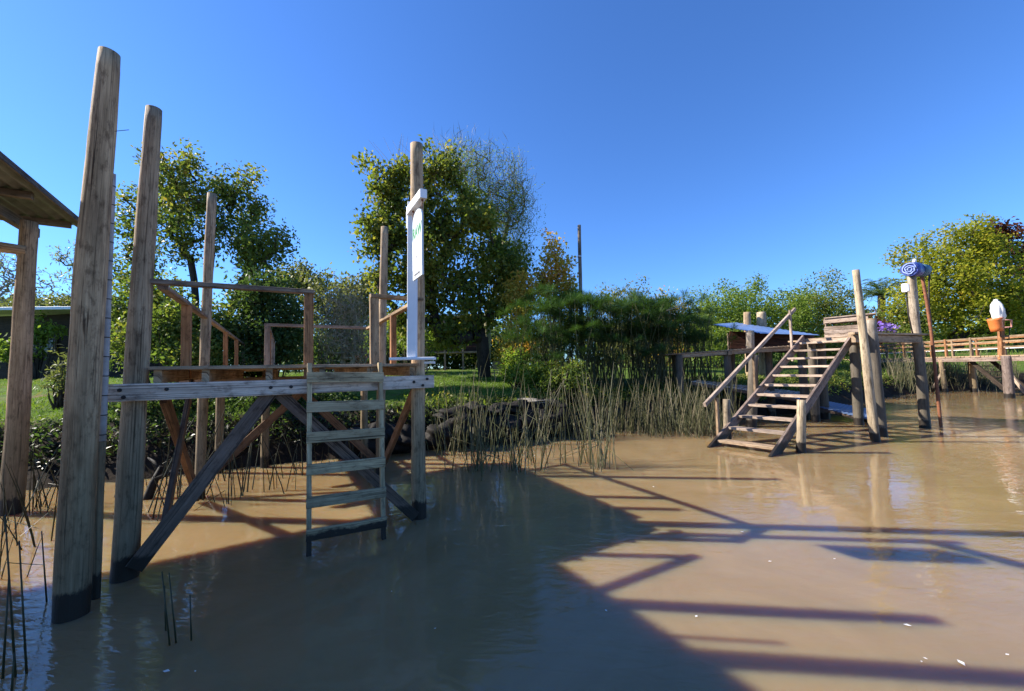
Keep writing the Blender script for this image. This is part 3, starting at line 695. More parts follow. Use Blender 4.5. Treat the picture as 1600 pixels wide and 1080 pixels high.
obj('knot', MB().pole([W(1428, 411, LY), W(1429, 405, LY)], [.05, .035], n=8, rough=.1), M['cloth'], tp)
q = W(1414, 450, LY - .15); jb = thing('junction_box', 'small white electrical box fixed to the grey pile below the tarpaulin', 'electrical box', q)
obj('case', MB().box(q, .15, .13, .25, .6, .02), M['white'], jb); obj('lid', MB().box(q + V(.043, -.062, 0), .13, .02, .21, .6, .006), M['signwhite'], jb)
obj('conduit', MB().pole([q - V(-.02, 0, .13), W(1419, 490, LY - .2), W(1426, 521, LY - .2)], [.018] * 3, n=8, rough=0), M['iron'], jb)
rp = thing('rusty_pipe', 'long rusty iron pole leaning against the pile under the tarpaulin', 'pole', W(1472, 672, LY))
obj('tube', MB().pole([W(1473, 690, LY + .1), W(1455, 520, LY + .1), W(1448, 470, LY + .15), W(1440, 428, LY + .2)], [.04, .04, .045, .04], n=10, rough=.08), M['rust'], rp)
obj('cable', MB().pole([W(1452, 428, LY + .3), W(1451, 470, LY + .3), W(1456, 520, LY + .2), W(1459, 560, LY + .2)], [.025] * 4, n=6, rough=.05), M['iron'], rp)
# low shed behind the walkway with blue corrugated roof
sh = thing('low_shed', 'low red-brown boat shed with a tilted blue corrugated roof behind the stair', 'shed', V(12.4, 18, gz(12.4, 18)))
ra, rb, rc, rd = W(1112, 507, 17.6), W(1190, 521, 16.4), W(1284, 524, 17.5), W(1150, 504, 20)
def corr(a, b, c, d, amp, n, thick=.006):
    mb = MB(); vs = []
    for row in range(2):
        for k in range(n + 1):
            f = k / n; p0 = a.lerp(d, f); p1 = b.lerp(c, f); p = p0 if row == 0 else p1
            vs.append(p + V(0, 0, amp * math.sin(k * math.pi / 2)))
    base = [tuple(v) for v in vs]; mb.v = base + [(x, y, z - thick) for x, y, z in base]; m_ = len(base)
    for k in range(n):
        f = (k, k + n + 1, k + n + 2, k + 1); mb.face(f, ((0, 0), (1, 0), (1, 1), (0, 1)), True); mb.face(tuple(m_ + q for q in f[::-1]), ((0, 0), (1, 0), (1, 1), (0, 1)), True)
    return mb
obj('roof', corr(ra, rd, rc, rb, .014, 60), M['tin_blue'], sh)
w0 = W(1140, 526, 18.2); w1 = W(1272, 529, 17.4)
for k in range(3):
    tim('wall_board', w0 + V(0, 0, .12 - .27 * k), w1 + V(0, 0, .02 - .27 * k), .04, .25, M['redboard'], sh)
obj('wall', MB().beam(w0 + V(.3, .5, -.3), w1 + V(0, .5, -.3), .1, .7), M['house'], sh)
for q in (w0, w1): tim('corner_post', V(q.x, q.y + .1, gz(q.x, q.y)), q + V(0, .1, .15), .09, .09, M['rail'], sh, side=V(1, 0, 0))
for px, w_, lab in ((1167, 10, 'thinner dark weathered post end rising behind the blue roof'), (1190, 14, 'thicker pale post end rising behind the blue roof')):
    q = W(px, 525, 19.5); t = thing('timber_post', lab, 'post', V(q.x, q.y, gz(q.x, q.y)))
    obj('shaft', MB().pole([V(q.x, q.y, gz(q.x, q.y) - .2), W(px, 488, 19.5)], [w_ / 2 * 19.5 / FPX] * 2, n=12, seed=px), M['pile_pale'] if px > 1180 else M['pile_grey'], t)
# gangway boards lying low behind the stair
def raft(name, label, cat, quad, mat, th=.12):
    a, b, c, d = quad; t = thing(name, label, cat, (a + b + c + d) / 4); L = (b - a).length; n = max(3, int(L / .16)); mb = MB()
    for k in range(n):
        f = (k + .5) / n; p = a.lerp(b, f); r = d.lerp(c, f); mb.beam(p, r, L / n * .92, .04)
    obj('boards', mb, mat, t)
    for f in (.04, .96):
        tim('bearer', a.lerp(d, f) + V(0, 0, -.08), b.lerp(c, f) + V(0, 0, -.08), .08, .1, M['brace'], t)
    return t
M['blueboard'] = plain('blue_painted_board', (.10, .15, .27), .45, var=.25)
raft('gangway', 'blue painted gangway sloping into the water behind the stair', 'gangway', (W(1225, 622, 15.4), W(1358, 655, 12.4), W(1358, 640, 14.0), W(1262, 622, 16.6)), M['blueboard'])
raft('low_platform', 'low grey landing platform beneath the walkway left of the stair', 'platform', (W(1080, 596, 14.6), W(1245, 622, 13.8), W(1260, 614, 15.0), W(1088, 594, 15.6)), M['beam'])

# ------------------------------------------------------------------ far jetty on the right
F0 = G(1578, 620); F1 = G(1477, 613)
fd = (F1 - F0).normalized(); fn = V(fd.y, -fd.x, 0)
if fn.x < 0: fn = -fn
fj = thing('far_jetty', 'distant timber jetty with brown railings crossing to the far bank', 'jetty', F0)
FZ = 2.12
def FJ(s, o, z): return F0 + fd * s + fn * o + V(0, 0, z)
FL = (F1 - F0).length
pile(1578, 622, 1571, 556, .19, .18, M['stair_dark'], fj, 1, name='pile')
gpile(1477, 613, 1470, 562, 10, 9, M['pile'], fj, 2)
for s, o in ((FL * 2, 0), (0, 1.5), (FL, 1.5), (-3, 0), (-3, 1.5)):
    obj('pile', MB().pole([FJ(s, o, -.6), FJ(s, o, FZ - .05)], [.17, .16], seed=s + o), M['pile'], fj)
dk = MB(); s = -4.5; k = 0
while s < 13:
    dk.beam(FJ(s, -.15 - .05 * hsh(k), FZ), FJ(s, 1.7, FZ), .17, .06); s += .19; k += 1
obj('decking', dk, M['deck'], fj)
tim('side_beam', FJ(-4.5, -.1, FZ - .16), FJ(13, -.1, FZ - .16), .08, .24, M['stair_dark'], fj)
for o in (0.0, 1.6):
    for z in (.45, .75, 1.0): tim('rail', FJ(-4.4, o, FZ + z), FJ(13, o, FZ + z), .04, .09, M['tan'] if o == 0 else (M['white'] if z < .5 else M['orange']), fj)
    for k in range(12):
        tim('rail_post', FJ(-4.4 + k * 1.55, o, FZ - .1), FJ(-4.4 + k * 1.55, o, FZ + 1.08), .11, .11, M['orange'] if k % 2 else M['tan'], fj, side=fd)
for s0, s1 in ((.3, 1.7), (FL - .3, FL - 1.7)):
    tim('brace', FJ(FL + .9, -.05, 0) if s0 > 1 else FJ(-.9, -.05, .05), FJ(FL - .1, -.05, 1.4) if s0 > 1 else FJ(-.1, -.05, 1.3), .07, .14, M['stair'], fj)
for o in (.2, 1.2): tim('stair_string', FJ(2.3, o, FZ - .1), FJ(.4, o, .3), .06, .22, M['cabin'], fj)
for k in range(6):
    tim('stair_tread', FJ(2.2 - k * .32, .2, FZ - .25 - k * .3), FJ(2.2 - k * .32, 1.2, FZ - .25 - k * .3), .2, .04, M['brace'], fj)
tim('tall_post', FJ(.15, -.1, FZ - .2), W(1564, 490, F0.y + .2), .2, .16, M['orange'], fj, side=fd)
q = W(1557, 508, F0.y); pt = thing('orange_bucket', 'orange planter bucket on the tall post of the far jetty', 'bucket', q)
tl_ = Matrix.Rotation(rad(-7), 3, 'Y')
obj('tub', MB().lathe(q - V(0, 0, .33), [(.001, 0), (.22, 0), (.235, .2), (.26, .58), (.268, .6), (.268, .65), (.24, .65), (.22, .55), (.001, .5)], 20, tl_), M['terracotta'], pt)
obj('rim', MB().lathe(q + V(-.035, 0, .30), [(.268, 0), (.28, .01), (.28, .05), (.268, .06)], 20, tl_), M['terracotta'], pt)
q2 = W(1561, 498, F0.y); wb = thing('wrapped_bundle', 'white cloth-wrapped bundle standing up out of the orange bucket', 'bundle', q2)
obj('cloth', MB().lathe(q2, [(.001, -.1), (.19, -.08), (.235, .1), (.22, .25), (.245, .45), (.20, .72), (.17, .8), (.12, .9), (.07, .95), (.09, 1.0), (.001, 1.04)], 40, Matrix.Rotation(rad(-5), 3, 'Y'), .09), M['cloth'], wb)
obj('hood', MB().lathe(q2 + V(.13, .12, .0), [(.001, 0), (.2, 0), (.23, .3), (.2, .7), (.1, .9), (.001, .92)], 12), M['tarp_teal'], wb)
pb_ = thing('pink_pipe_bracket', 'pink bent pipe bracket beside the orange bucket', 'bracket', W(1578, 500, F0.y))
obj('pipe', MB().pole([W(1568, 500, F0.y + .5), W(1580, 500, F0.y + .5), W(1580.3, 500.4, F0.y + .5), W(1580.3, 511, F0.y + .5), W(1579.9, 511.4, F0.y + .5), W(1566, 512, F0.y + .5)], [.034] * 6, n=8, rough=0), M['pink'], pb_)
obj('hose', MB().pole([W(1578, 511, F0.y), W(1576, 535, F0.y), W(1577, 556, F0.y)], [.02] * 3, n=6, rough=0), M['iron'], pb_)
# second section of the far jetty further right, with its stair
# ------------------------------------------------------------------ utility pole, buildings, small yard things
q = W(906, 470, 17.5); up_ = thing('utility_pole', 'slim dark wooden utility pole rising above the papyrus', 'pole', V(q.x, q.y, gz(q.x, q.y)))
obj('shaft', MB().pole([V(q.x, q.y, gz(q.x, q.y) - .3), W(905, 352, 17.5)], [.09, .075], n=12, seed=3, rough=.03), M['old'], up_)
obj('clamp_band', MB().pole([W(905.5, 402, 17.5), W(905.5, 400, 17.5)], [.092, .092], n=12, rough=0), M['tin_pale'], up_)
hx = W(60, 600, 24); hg = gz(hx.x, hx.y)
hs2 = thing('dark_house', 'dark single-storey house with a pale metal roof behind the left lawn', 'house', V(hx.x, hx.y, hg))
ha = W(-60, 497, 24); hb = W(205, 497, 23)
obj('wall', MB().beam(V(ha.x, ha.y, (hg + ha.z) / 2 - .2), V(hb.x, hb.y, (hg + ha.z) / 2 - .2), .2, ha.z - hg + .4), M['cabin'], hs2)
obj('side_wall', MB().beam(V(hb.x, hb.y + .15, (hg + ha.z) / 2 - .2), V(hb.x + .5, hb.y + 5, (hg + ha.z) / 2 - .2), .2, ha.z - hg + .4), M['cabin'], hs2)
rf0 = W(-80, 492, 23); rf1 = W(212, 489, 22)
obj('roof', MB().beam((rf0 + V(0, 1.8, .2)), (rf1 + V(.3, 1.8, .2)), 5.2, .16), M['tin_pale'], hs2)
for px in (70, 150):
    wq = W(px, 540, 23.2); f = obj('window', MB().box(wq, 1.3, .1, 1.0, 0, .01), M['rail'], hs2); obj('pane', MB().box(wq - V(0, .06, 0), 1.1, .03, .8, 0, .004), M['glass'], f)
cxq = W(712, 560, 30); cg = gz(cxq.x, cxq.y)
cbn = thing('cabin', 'dark timber cabin on stilts half hidden behind the big leafy tree', 'cabin', V(cxq.x, cxq.y, cg))
obj('wall', MB().box(V(cxq.x, cxq.y + 2, cg + 2.7), 4.2, 3.4, 2.6), M['cabin'], cbn)
obj('roof', MB().box(V(cxq.x, cxq.y + 1.6, cg + 4.1), 5, 4.6, .14), M['tin_pale'], cbn)
obj('porch_floor', MB().box(V(cxq.x, cxq.y - .3, cg + 1.3), 4.4, 1.3, .12), M['rail'], cbn)
for k in range(4):
    x = cxq.x - 2 + k * 1.33; tim('porch_post', V(x, cxq.y - .85, cg - .2), V(x, cxq.y - .85, cg + 4.0), .12, .12, M['rail'], cbn, side=V(1, 0, 0))
for z in (1.7, 2.1): tim('porch_rail', V(cxq.x - 2.1, cxq.y - .92, cg + z), V(cxq.x + 2.1, cxq.y - .92, cg + z), .05, .09, M['redboard'], cbn)
f = obj('window', MB().box(V(cxq.x + .5, cxq.y + .27, cg + 2.8), 1.0, .06, .9), M['rail'], cbn); obj('pane', MB().box(V(cxq.x + .5, cxq.y + .22, cg + 2.8), .8, .03, .7), M['glass'], f)
q = W(779, 578, 17.6); z0 = gz(q.x, q.y); ch = thing('garden_chair', 'small yellow wooden garden chair at the foot of the big tree', 'chair', V(q.x, q.y, z0))
obj('seat', MB().box(V(q.x, q.y, z0 + .36), .42, .4, .04, .3), M['yellowwood'], ch)
obj('backrest', MB().box(V(q.x - .05, q.y + .2, z0 + .58), .42, .04, .36, .3), M['yellowwood'], ch)
for dx, dy in ((-.17, -.16), (.17, -.12), (-.2, .14), (.14, .2)): tim('leg', V(q.x + dx, q.y + dy, z0 - .05), V(q.x + dx, q.y + dy, z0 + .34), .04, .04, M['yellowwood'], ch, side=V(1, 0, 0))
fa, fb = W(553, 552, 21), W(592, 552, 20); fg = thing('picket_fence', 'short red-brown picket fence behind the bare shrub', 'fence', V(fa.x, fa.y, gz(fa.x, fa.y)))
pk = MB()
for k in range(10):
    q = fa.lerp(fb, k / 9); z0 = gz(q.x, q.y); pk.beam(V(q.x, q.y, z0 - .1), V(q.x, q.y, q.z + .2 + .1 * hsh(k)), .09, .025, side=V(1, 0, 0))
obj('pickets', pk, M['redboard'], fg)
for dz in (-.2, -.7): tim('rail', fa + V(0, .04, dz), fb + V(0, .04, dz), .04, .08, M['redboard'], fg)

# ------------------------------------------------------------------ trees and shrubs
def tubes(paths, n=5):
    Vs = []; Fs = []; o_ = 0
    ang = np.linspace(0, 2 * np.pi, n, endpoint=False); ca, sa = np.cos(ang), np.sin(ang)
    for pts, rr in paths:
        P = np.array(pts); m_ = len(P); d = np.gradient(P, axis=0); d /= (np.linalg.norm(d, axis=1)[:, None] + 1e-9)
        ref = np.array([.31, .87, .12]); a = np.cross(d, ref); a /= (np.linalg.norm(a, axis=1)[:, None] + 1e-9); b = np.cross(a, d)
        ring = P[:, None, :] + (a[:, None, :] * ca[None, :, None] + b[:, None, :] * sa[None, :, None]) * np.array(rr)[:, None, None]
        Vs.append(ring.reshape(-1, 3))
        for i in range(m_ - 1):
            for k in range(n):
                k2 = (k + 1) % n; Fs.append((o_ + i * n + k, o_ + i * n + k2, o_ + (i + 1) * n + k2, o_ + (i + 1) * n + k))
        o_ += m_ * n
    return np.concatenate(Vs), np.array(Fs)
def set_uv(me):
    ul = me.uv_layers.new(name='UVMap'); n = len(me.loops); vi = np.empty(n, np.int32); me.loops.foreach_get('vertex_index', vi)
    co = np.empty(len(me.vertices) * 3, np.float32); me.vertices.foreach_get('co', co); co = co.reshape(-1, 3)
    ul.data.foreach_set('uv', np.stack([co[vi, 2], co[vi, 0] + co[vi, 1]], 1).astype(np.float32).ravel())
def skeleton(trunks, att, r_tip=.008, power=.47, jitter=.12):
    """trunks: list of point lists; att: points the limbs reach for"""
    nodes = []; par = []
    for tr in trunks:
        for i, p in enumerate(tr):
            nodes.append(np.array(p, float)); par.append(-1 if i == 0 else len(nodes) - 2)
    base = np.array(trunks[0][0], float)
    att = att[np.argsort(np.linalg.norm(att - base, axis=1))]
    for a in att:
        A = np.array(nodes); d = np.linalg.norm(A - a, axis=1) + .6 * np.maximum(0, A[:, 2] - a[2]) + np.where(A[:, 2] < base[2] + .6, 5, 0)
        j = int(np.argmin(d)); mid_ = (nodes[j] + a) / 2 + rng.normal(size=3) * jitter * np.linalg.norm(a - nodes[j]) + np.array([0, 0, -.04 * np.linalg.norm(a - nodes[j])])
        nodes.append(mid_); par.append(j); nodes.append(a); par.append(len(nodes) - 2)
    cnt = np.ones(len(nodes))
    for i in range(len(nodes) - 1, -1, -1):
        if par[i] >= 0: cnt[par[i]] += cnt[i]
    R = r_tip * cnt ** power
    paths = [([nodes[par[i]], nodes[i]], [min(R[par[i]], R[i] * 1.35), R[i]]) for i in range(len(nodes)) if par[i] >= 0]
    return paths, np.array(nodes), cnt
def sample_blobs(blobs, n, Yr=None, shell=.45):
    """blobs: (px, py, rx_px, ry_px, depth, depth_radius_factor)"""
    w = np.array([b[2] * b[3] for b in blobs], float); w /= w.sum(); out = []
    for b, k in zip(blobs, rng.multinomial(n, w)):
        c = np.array(W(b[0], b[1], b[4])); s = b[4] / FPX; d = rng.normal(size=(k, 3)); d /= np.linalg.norm(d, axis=1)[:, None]
        r = rng.random(k) ** shell
        out.append(c + d * r[:, None] * np.array([b[2] * s, b[2] * s * (b[5] if len(b) > 5 else .8), b[3] * s]))
    return np.concatenate(out)
def foliage(att, n, size, sig, up=.3, aspect=.5, droop=0.0):
    i = rng.integers(0, len(att), n); dd = rng.normal(size=(n, 3)); dd /= np.linalg.norm(dd, axis=1)[:, None]; c = att[i] + dd * (rng.random(n)[:, None] ** .55) * sig * 1.75
    dirs = None
    if droop: dirs = np.tile(np.array([[0, 0, -droop]]), (n, 1)) + rng.normal(size=(n, 3)) * .6
    return leaf_quads(c, size, up, aspect, dirs)
def tree(name, label, cat, base_px, Y, blobs, n_att, n_leaf, size, sig, lm, trunk_top, r_tip=.009, bark='bark', trunks=1, group=None, droop=0.0, aspect=.5, power=.47, base_y=None, spread=.4, shell=.45):
    b = W(base_px, 575, Y); z0 = gz(b.x, b.y); B = V(b.x, b.y, z0 - .1)
    t = thing(name, label, cat, B, group)
    att = sample_blobs(blobs, n_att, shell=shell); att = att[att[:, 2] > z0 + .15]
    T = []
    tt = W(*trunk_top, Y)
    for k in range(trunks):
        off = V((k - (trunks - 1) / 2) * spread, .2 * (hsh(k) - .5), 0); pts = []
        for i in range(7):
            f = i / 6; q = B.lerp(tt, f) + off * (f * 2.2 + .15) + V(.07 * math.sin(i * 1.7 + k), .06 * math.cos(i * 1.3), 0) * f; pts.append(tuple(q))
        T.append(pts)
    paths, nodes, cnt = skeleton(T, att, r_tip, power)
    me = npmesh('trunk', *tubes(paths, 6), off=B, smooth=True); set_uv(me); obj('trunk', me, M[bark], t)
    if n_leaf:
        lv, lf = foliage(att, n_leaf, size, sig, aspect=aspect, droop=droop)
        obj('crown', npmesh('crown', lv, lf, off=B), M[lm], t)
    return t, att
def bush(name, label, cat, blobs, n_att, n_leaf, size, sig, lm, group=None, aspect=.5, droop=0.0, bark='bark', shell=.5):
    cx = sum(b[0] for b in blobs) / len(blobs); Y = blobs[0][4]; b = W(cx, 575, Y); z0 = gz(b.x, b.y); B = V(b.x, b.y, z0 - .05)
    t = thing(name, label, cat, B, group); att = sample_blobs(blobs, n_att, shell=shell); att = att[att[:, 2] > z0]
    ns = min(len(att), 40); P = []
    for a in att[rng.integers(0, len(att), ns)]:
        s0 = np.array([B.x + (a[0] - B.x) * .45, B.y + (a[1] - B.y) * .45, B.z]); m_ = (s0 + a) / 2 + rng.normal(size=3) * .1; P.append(([s0, m_, a], [.03, .018, .006]))
    me = npmesh('stems', *tubes(P, 4), off=B); set_uv(me); obj('stems', me, M[bark], t)
    lv, lf = foliage(att, n_leaf, size, sig, aspect=aspect, droop=droop); obj('foliage', npmesh('foliage', lv, lf, off=B), M[lm], t)
    return t

# left multi-stemmed tree
tree('tree', 'multi-stemmed leafy tree rising behind the left end of the front jetty', 'tree', 312, 14.5,
     [(285, 290, 62, 58, 14.5), (360, 320, 55, 55, 14.8), (420, 375, 42, 32, 14.2), (205, 340, 38, 50, 14.8), (215, 420, 40, 50, 15), (300, 370, 60, 45, 14.4), (395, 400, 50, 40, 14.6), (398, 275, 8, 14, 14.5)],
     250, 15000, .15, .27, 'leaf_mid', (318, 400), r_tip=.009, trunks=4, spread=.5)
# central big broadleaf tree
tree('tree', 'big dense broadleaf tree with a thick dark trunk in the centre', 'tree', 757, 18,
     [(600, 300, 34, 40, 17.5), (640, 275, 34, 30, 17.6), (690, 262, 34, 36, 18), (735, 320, 40, 40, 18.4), (590, 370, 36, 42, 17.4), (650, 340, 60, 55, 17.8), (720, 380, 70, 60, 18), (785, 420, 42, 48, 18.2), (600, 435, 34, 36, 17.5), (655, 440, 60, 50, 17.7), (735, 465, 70, 45, 18), (800, 470, 26, 30, 18), (640, 500, 44, 26, 17.5), (700, 515, 44, 22, 17.6), (574, 262, 9, 16, 17.5), (694, 224, 8, 14, 18)],
     340, 29000, .19, .36, 'leaf_broad', (745, 400), r_tip=.012, power=.5, droop=.5, aspect=.62)
# long shoots on top of the centre tree belong to its crown: separate twigs mesh under the tree
ct = [o for o in C.objects if o.get('label', '').startswith('big dense broadleaf')][0]
P = []
for k in range(46):
    px = 612 + 105 * rng.random(); py = 262 - 30 * rng.random(); q = W(px, py + 30, 17.8); tip = W(px + rng.normal() * 28 - (16 if px < 600 else 0), py - 5 - 30 * rng.random(), 17.8)
    P.append(([tuple(q), tuple(q.lerp(tip, .5) + V(.05, 0, .03)), tuple(tip)], [.012, .008, .004]))
me = npmesh('shoots', *tubes(P, 4), off=root_off(ct)); set_uv(me); obj('shoots', me, M['twig'], ct)
# bare willow behind it
wt, watt = tree('bare_tree', 'tall thin-leaved willow with fine half-bare twigs behind the big central tree', 'tree', 760, 25,
     [(765, 300, 66, 66, 25), (800, 345, 40, 75, 25), (720, 262, 50, 36, 25), (795, 420, 34, 50, 25)], 900, 0, .2, .3, 'leaf_olive', (765, 420), r_tip=.007, bark='twig_olive')
i_ = rng.integers(0, len(watt), 3200); c_ = watt[i_] + rng.normal(size=(3200, 3)) * .35; dr = np.tile(np.array([[0.1, 0, .9]]), (3200, 1)) + rng.normal(size=(3200, 3)) * .45
obj('twigs', npmesh('twigs', *leaf_quads(c_, .85, aspect=.028, dirs=dr), off=root_off(wt)), M['twig_olive'], wt)
i_ = rng.integers(0, len(watt), 13000); c_ = watt[i_] + rng.normal(size=(13000, 3)) * .38
obj('crown', npmesh('crown', *leaf_quads(c_, .13, aspect=.35), off=root_off(wt)), M['leaf_willow'], wt)
# slender autumn tree
tree('tree', 'slender young tree with orange and yellow autumn leaves beside the utility pole', 'tree', 866, 18.5,
     [(864, 385, 20, 34, 18.5), (872, 430, 32, 40, 18.5), (850, 450, 28, 40, 18.3), (885, 465, 24, 40, 18.6)], 130, 3600, .16, .24, 'leaf_autumn', (866, 372), r_tip=.006, aspect=.6)
bush('shrub', 'yellowing shrub between the big tree and the papyrus', 'shrub', [(812, 470, 26, 45, 17), (800, 540, 26, 45, 16.5), (822, 520, 22, 50, 16)], 120, 5200, .14, .22, 'leaf_autumn')
bush('shrub', 'bright green shrub at the foot of the papyrus clump', 'shrub', [(800, 570, 28, 28, 14.5), (835, 585, 30, 22, 13.6)], 70, 2600, .13, .16, 'leaf_willow')
bush('shrub', 'tangled yellow-green creeper hanging over the cut bank', 'shrub', [(880, 590, 38, 28, 13.0), (905, 605, 30, 18, 12.8)], 70, 2400, .11, .15, 'leaf_mid')
# dense bushes behind the front jetty
bush('shrub', 'dense glossy laurel bush behind the middle of the jetty rail', 'shrub', [(420, 470, 45, 50, 13), (400, 530, 50, 50, 12.6), (455, 520, 35, 55, 13), (380, 470, 30, 40, 13)], 240, 11000, .14, .24, 'leaf_dark')
bush('shrub', 'light green glossy bush behind the left jetty handrail', 'shrub', [(265, 520, 40, 50, 11.5), (300, 560, 40, 40, 11.3), (210, 540, 30, 50, 11.8), (330, 520, 30, 50, 12), (255, 470, 40, 40, 12.4), (195, 480, 25, 50, 12.6)], 260, 12000, .13, .22, 'leaf_mid')
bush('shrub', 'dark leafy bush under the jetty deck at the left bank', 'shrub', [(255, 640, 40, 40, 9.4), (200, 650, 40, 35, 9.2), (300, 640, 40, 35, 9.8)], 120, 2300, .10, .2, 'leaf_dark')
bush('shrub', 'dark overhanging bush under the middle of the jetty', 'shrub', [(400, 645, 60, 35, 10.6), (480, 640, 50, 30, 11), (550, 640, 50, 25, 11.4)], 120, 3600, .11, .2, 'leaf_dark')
bush('shrub', 'grey-green rounded bush on the skyline left of the big tree', 'shrub', [(480, 440, 40, 30, 24), (450, 450, 40, 35, 24), (520, 480, 50, 50, 23), (560, 470, 40, 45, 22)], 260, 9500, .22, .35, 'leaf_olive')
tree('bare_shrub', 'leafless grey shrub with tangled twigs behind the jetty ladder', 'shrub', 545, 14,
     [(540, 490, 38, 40, 14), (530, 530, 34, 32, 13.8), (560, 540, 26, 32, 14)], 420, 700, .1, .25, 'leaf_olive', (542, 510), r_tip=.005, bark='twig_warm', trunks=4, spread=.35)
bs = [o for o in C.objects if o.get('label', '').startswith('leafless grey shrub')][0]
sa = sample_blobs([(540, 490, 40, 42, 14), (530, 530, 36, 36, 13.8), (562, 540, 28, 36, 14)], 2200); dr = np.tile(np.array([[0, 0, .6]]), (2200, 1)) + rng.normal(size=(2200, 3)) * .6
obj('twigs', npmesh('twigs', *leaf_quads(sa, .42, aspect=.035, dirs=dr), off=root_off(bs)), M['twig_warm'], bs)
bush('shrub', 'bright green fern-like bush behind the right jetty rail', 'shrub', [(590, 535, 22, 22, 19), (640, 530, 30, 22, 20), (680, 530, 20, 22, 20)], 70, 2200, .2, .2, 'leaf_willow', droop=.3, aspect=.3)
bush('shrub', 'small ferny sapling between the shelter pillar and the tallest pile', 'shrub', [(103, 570, 18, 40, 10.2), (95, 600, 22, 25, 10)], 26, 420, .17, .13, 'leaf_olive', aspect=.2)
bush('shrub', 'leafy creeper growing up the dark house wall', 'shrub', [(62, 530, 8, 40, 22), (88, 517, 24, 4, 22), (12, 548, 16, 20, 21)], 60, 1100, .22, .25, 'leaf_willow')
tree('tree', 'thin acacia branch showing between the shelter and the tallest pile', 'tree', 150, 15, [(110, 400, 20, 22, 15), (120, 430, 28, 20, 15), (150, 420, 30, 50, 15)], 60, 1000, .16, .16, 'leaf_olive', (150, 440), r_tip=.006, aspect=.25)
tree('bare_tree', 'leafless pale tree behind the dark house at the far left', 'tree', 10, 40, [(0, 430, 50, 45, 40), (60, 450, 30, 30, 40), (-30, 430, 50, 50, 40)], 600, 700, .3, .4, 'leaf_olive', (10, 470), r_tip=.011, bark='twig')
bush('shrub', 'low brownish hedge showing above the house roof', 'shrub', [(90, 474, 45, 12, 34), (150, 474, 40, 14, 34), (20, 476, 40, 12, 34)], 140, 3600, .25, .35, 'leaf_olive')

# right background
def belt(cx, top, w, Y, lm, label, group, n=9000, size=.22):
    h = 575 - .02 * (cx - 800) - top
    bl = [(cx, top + h * .35, w * .42, h * .34, Y), (cx - w * .28, top + h * .5, w * .3, h * .36, Y + 1), (cx + w * .27, top + h * .48, w * .32, h * .38, Y - 1), (cx, top + h * .75, w * .5, h * .3, Y - 1.5)]
    return bush('background_tree', label, 'tree', bl, 170, n, size, .5 * Y / 30, lm, group)
belt(985, 435, 120, 30, 'leaf_olive', 'olive-brown tree on the skyline above the papyrus', None)
belt(1040, 455, 90, 34, 'leaf_autumn', 'brownish tree on the skyline between the papyrus and the willows', None, 3000)
belt(1120, 440, 110, 28, 'leaf_willow', 'bright green willow left of the stair handrail top', None, 15000, .17)
belt(1200, 430, 130, 29, 'leaf_willow', 'bright green willow directly behind the stair handrail', None, 17000, .17)
belt(1285, 432, 100, 30, 'leaf_mid', 'darker green willow behind the slatted crate', None, 13000, .19)
belt(1340, 480, 70, 36, 'leaf_red', 'dark reddish bush between the crate and the palm', None, 2500, .3)
belt(1400, 470, 90, 40, 'leaf_mid', 'green bush behind the tarpaulin pile', None, 6000, .26)
tree('maple_tree', 'large yellow-green autumn tree behind the far jetty', 'tree', 1500, 40,
     [(1440, 415, 42, 45, 40), (1500, 390, 50, 45, 40), (1530, 370, 30, 30, 40), (1480, 450, 70, 45, 39), (1550, 430, 50, 60, 40), (1430, 480, 40, 40, 39), (1520, 490, 70, 35, 38.5), (1580, 480, 40, 45, 39)],
     300, 26000, .30, .65, 'leaf_yellow', (1500, 430), r_tip=.02)
tree('red_tree', 'dark red-leaved tree at the right edge behind the yellow-green tree', 'tree', 1600, 46,
     [(1575, 375, 32, 22, 46), (1600, 400, 30, 18, 46), (1610, 440, 40, 30, 46), (1560, 360, 20, 12, 46)], 160, 4200, .42, .6, 'leaf_red', (1600, 430), r_tip=.02)
belt(1620, 430, 120, 43, 'leaf_dark', 'dark green tree at the right edge of the far bank', None, 5000, .4)
# palm
q = W(1372, 520, 48); pz = gz(q.x, q.y); pm = thing('palm_tree', 'date palm with drooping fronds behind the tall pale pile', 'palm', V(q.x, q.y, pz))
ptp = W(1378, 462, 48); obj('trunk', MB().pole([V(q.x, q.y, pz), ptp], [.4, .35], n=12, rough=.08, seed=3), M['bark'], pm)
cen = []; dr = []; P = []
for k in range(46):
    az = 2 * math.pi * hsh(k * 1.7); el = .15 + 1.2 * hsh(k * 2.9); L = 3.4 + 1.2 * hsh(k); pts = []
    for i in range(12):
        f = i / 11; p_ = ptp + V(math.cos(az) * math.cos(el), math.sin(az) * math.cos(el), math.sin(el)) * (L * f) + V(0, 0, -2.1 * f ** 2.4); pts.append(p_)
    P.append(([tuple(x) for x in pts], [.03 * (1 - i / 14) for i in range(12)]))
    for i in range(1, 11):
        tg = (pts[i + 1] - pts[i]).normalized(); sd__ = tg.cross(Z).normalized()
        for sg in (-1, 1):
            for h_ in range(3):
                cen.append(pts[i].lerp(pts[i + 1], h_ / 3)); dr.append(tg * .7 + sd__ * sg - Z * .25)
obj('frond_ribs', npmesh('ribs', *tubes(P, 4), off=root_off(pm)), M['leaf_dark'], pm)
obj('fronds', npmesh('fronds', *leaf_quads(np.array(cen), .6, aspect=.08, dirs=np.array(dr) * 3), off=root_off(pm)), M['leaf_dark'], pm)
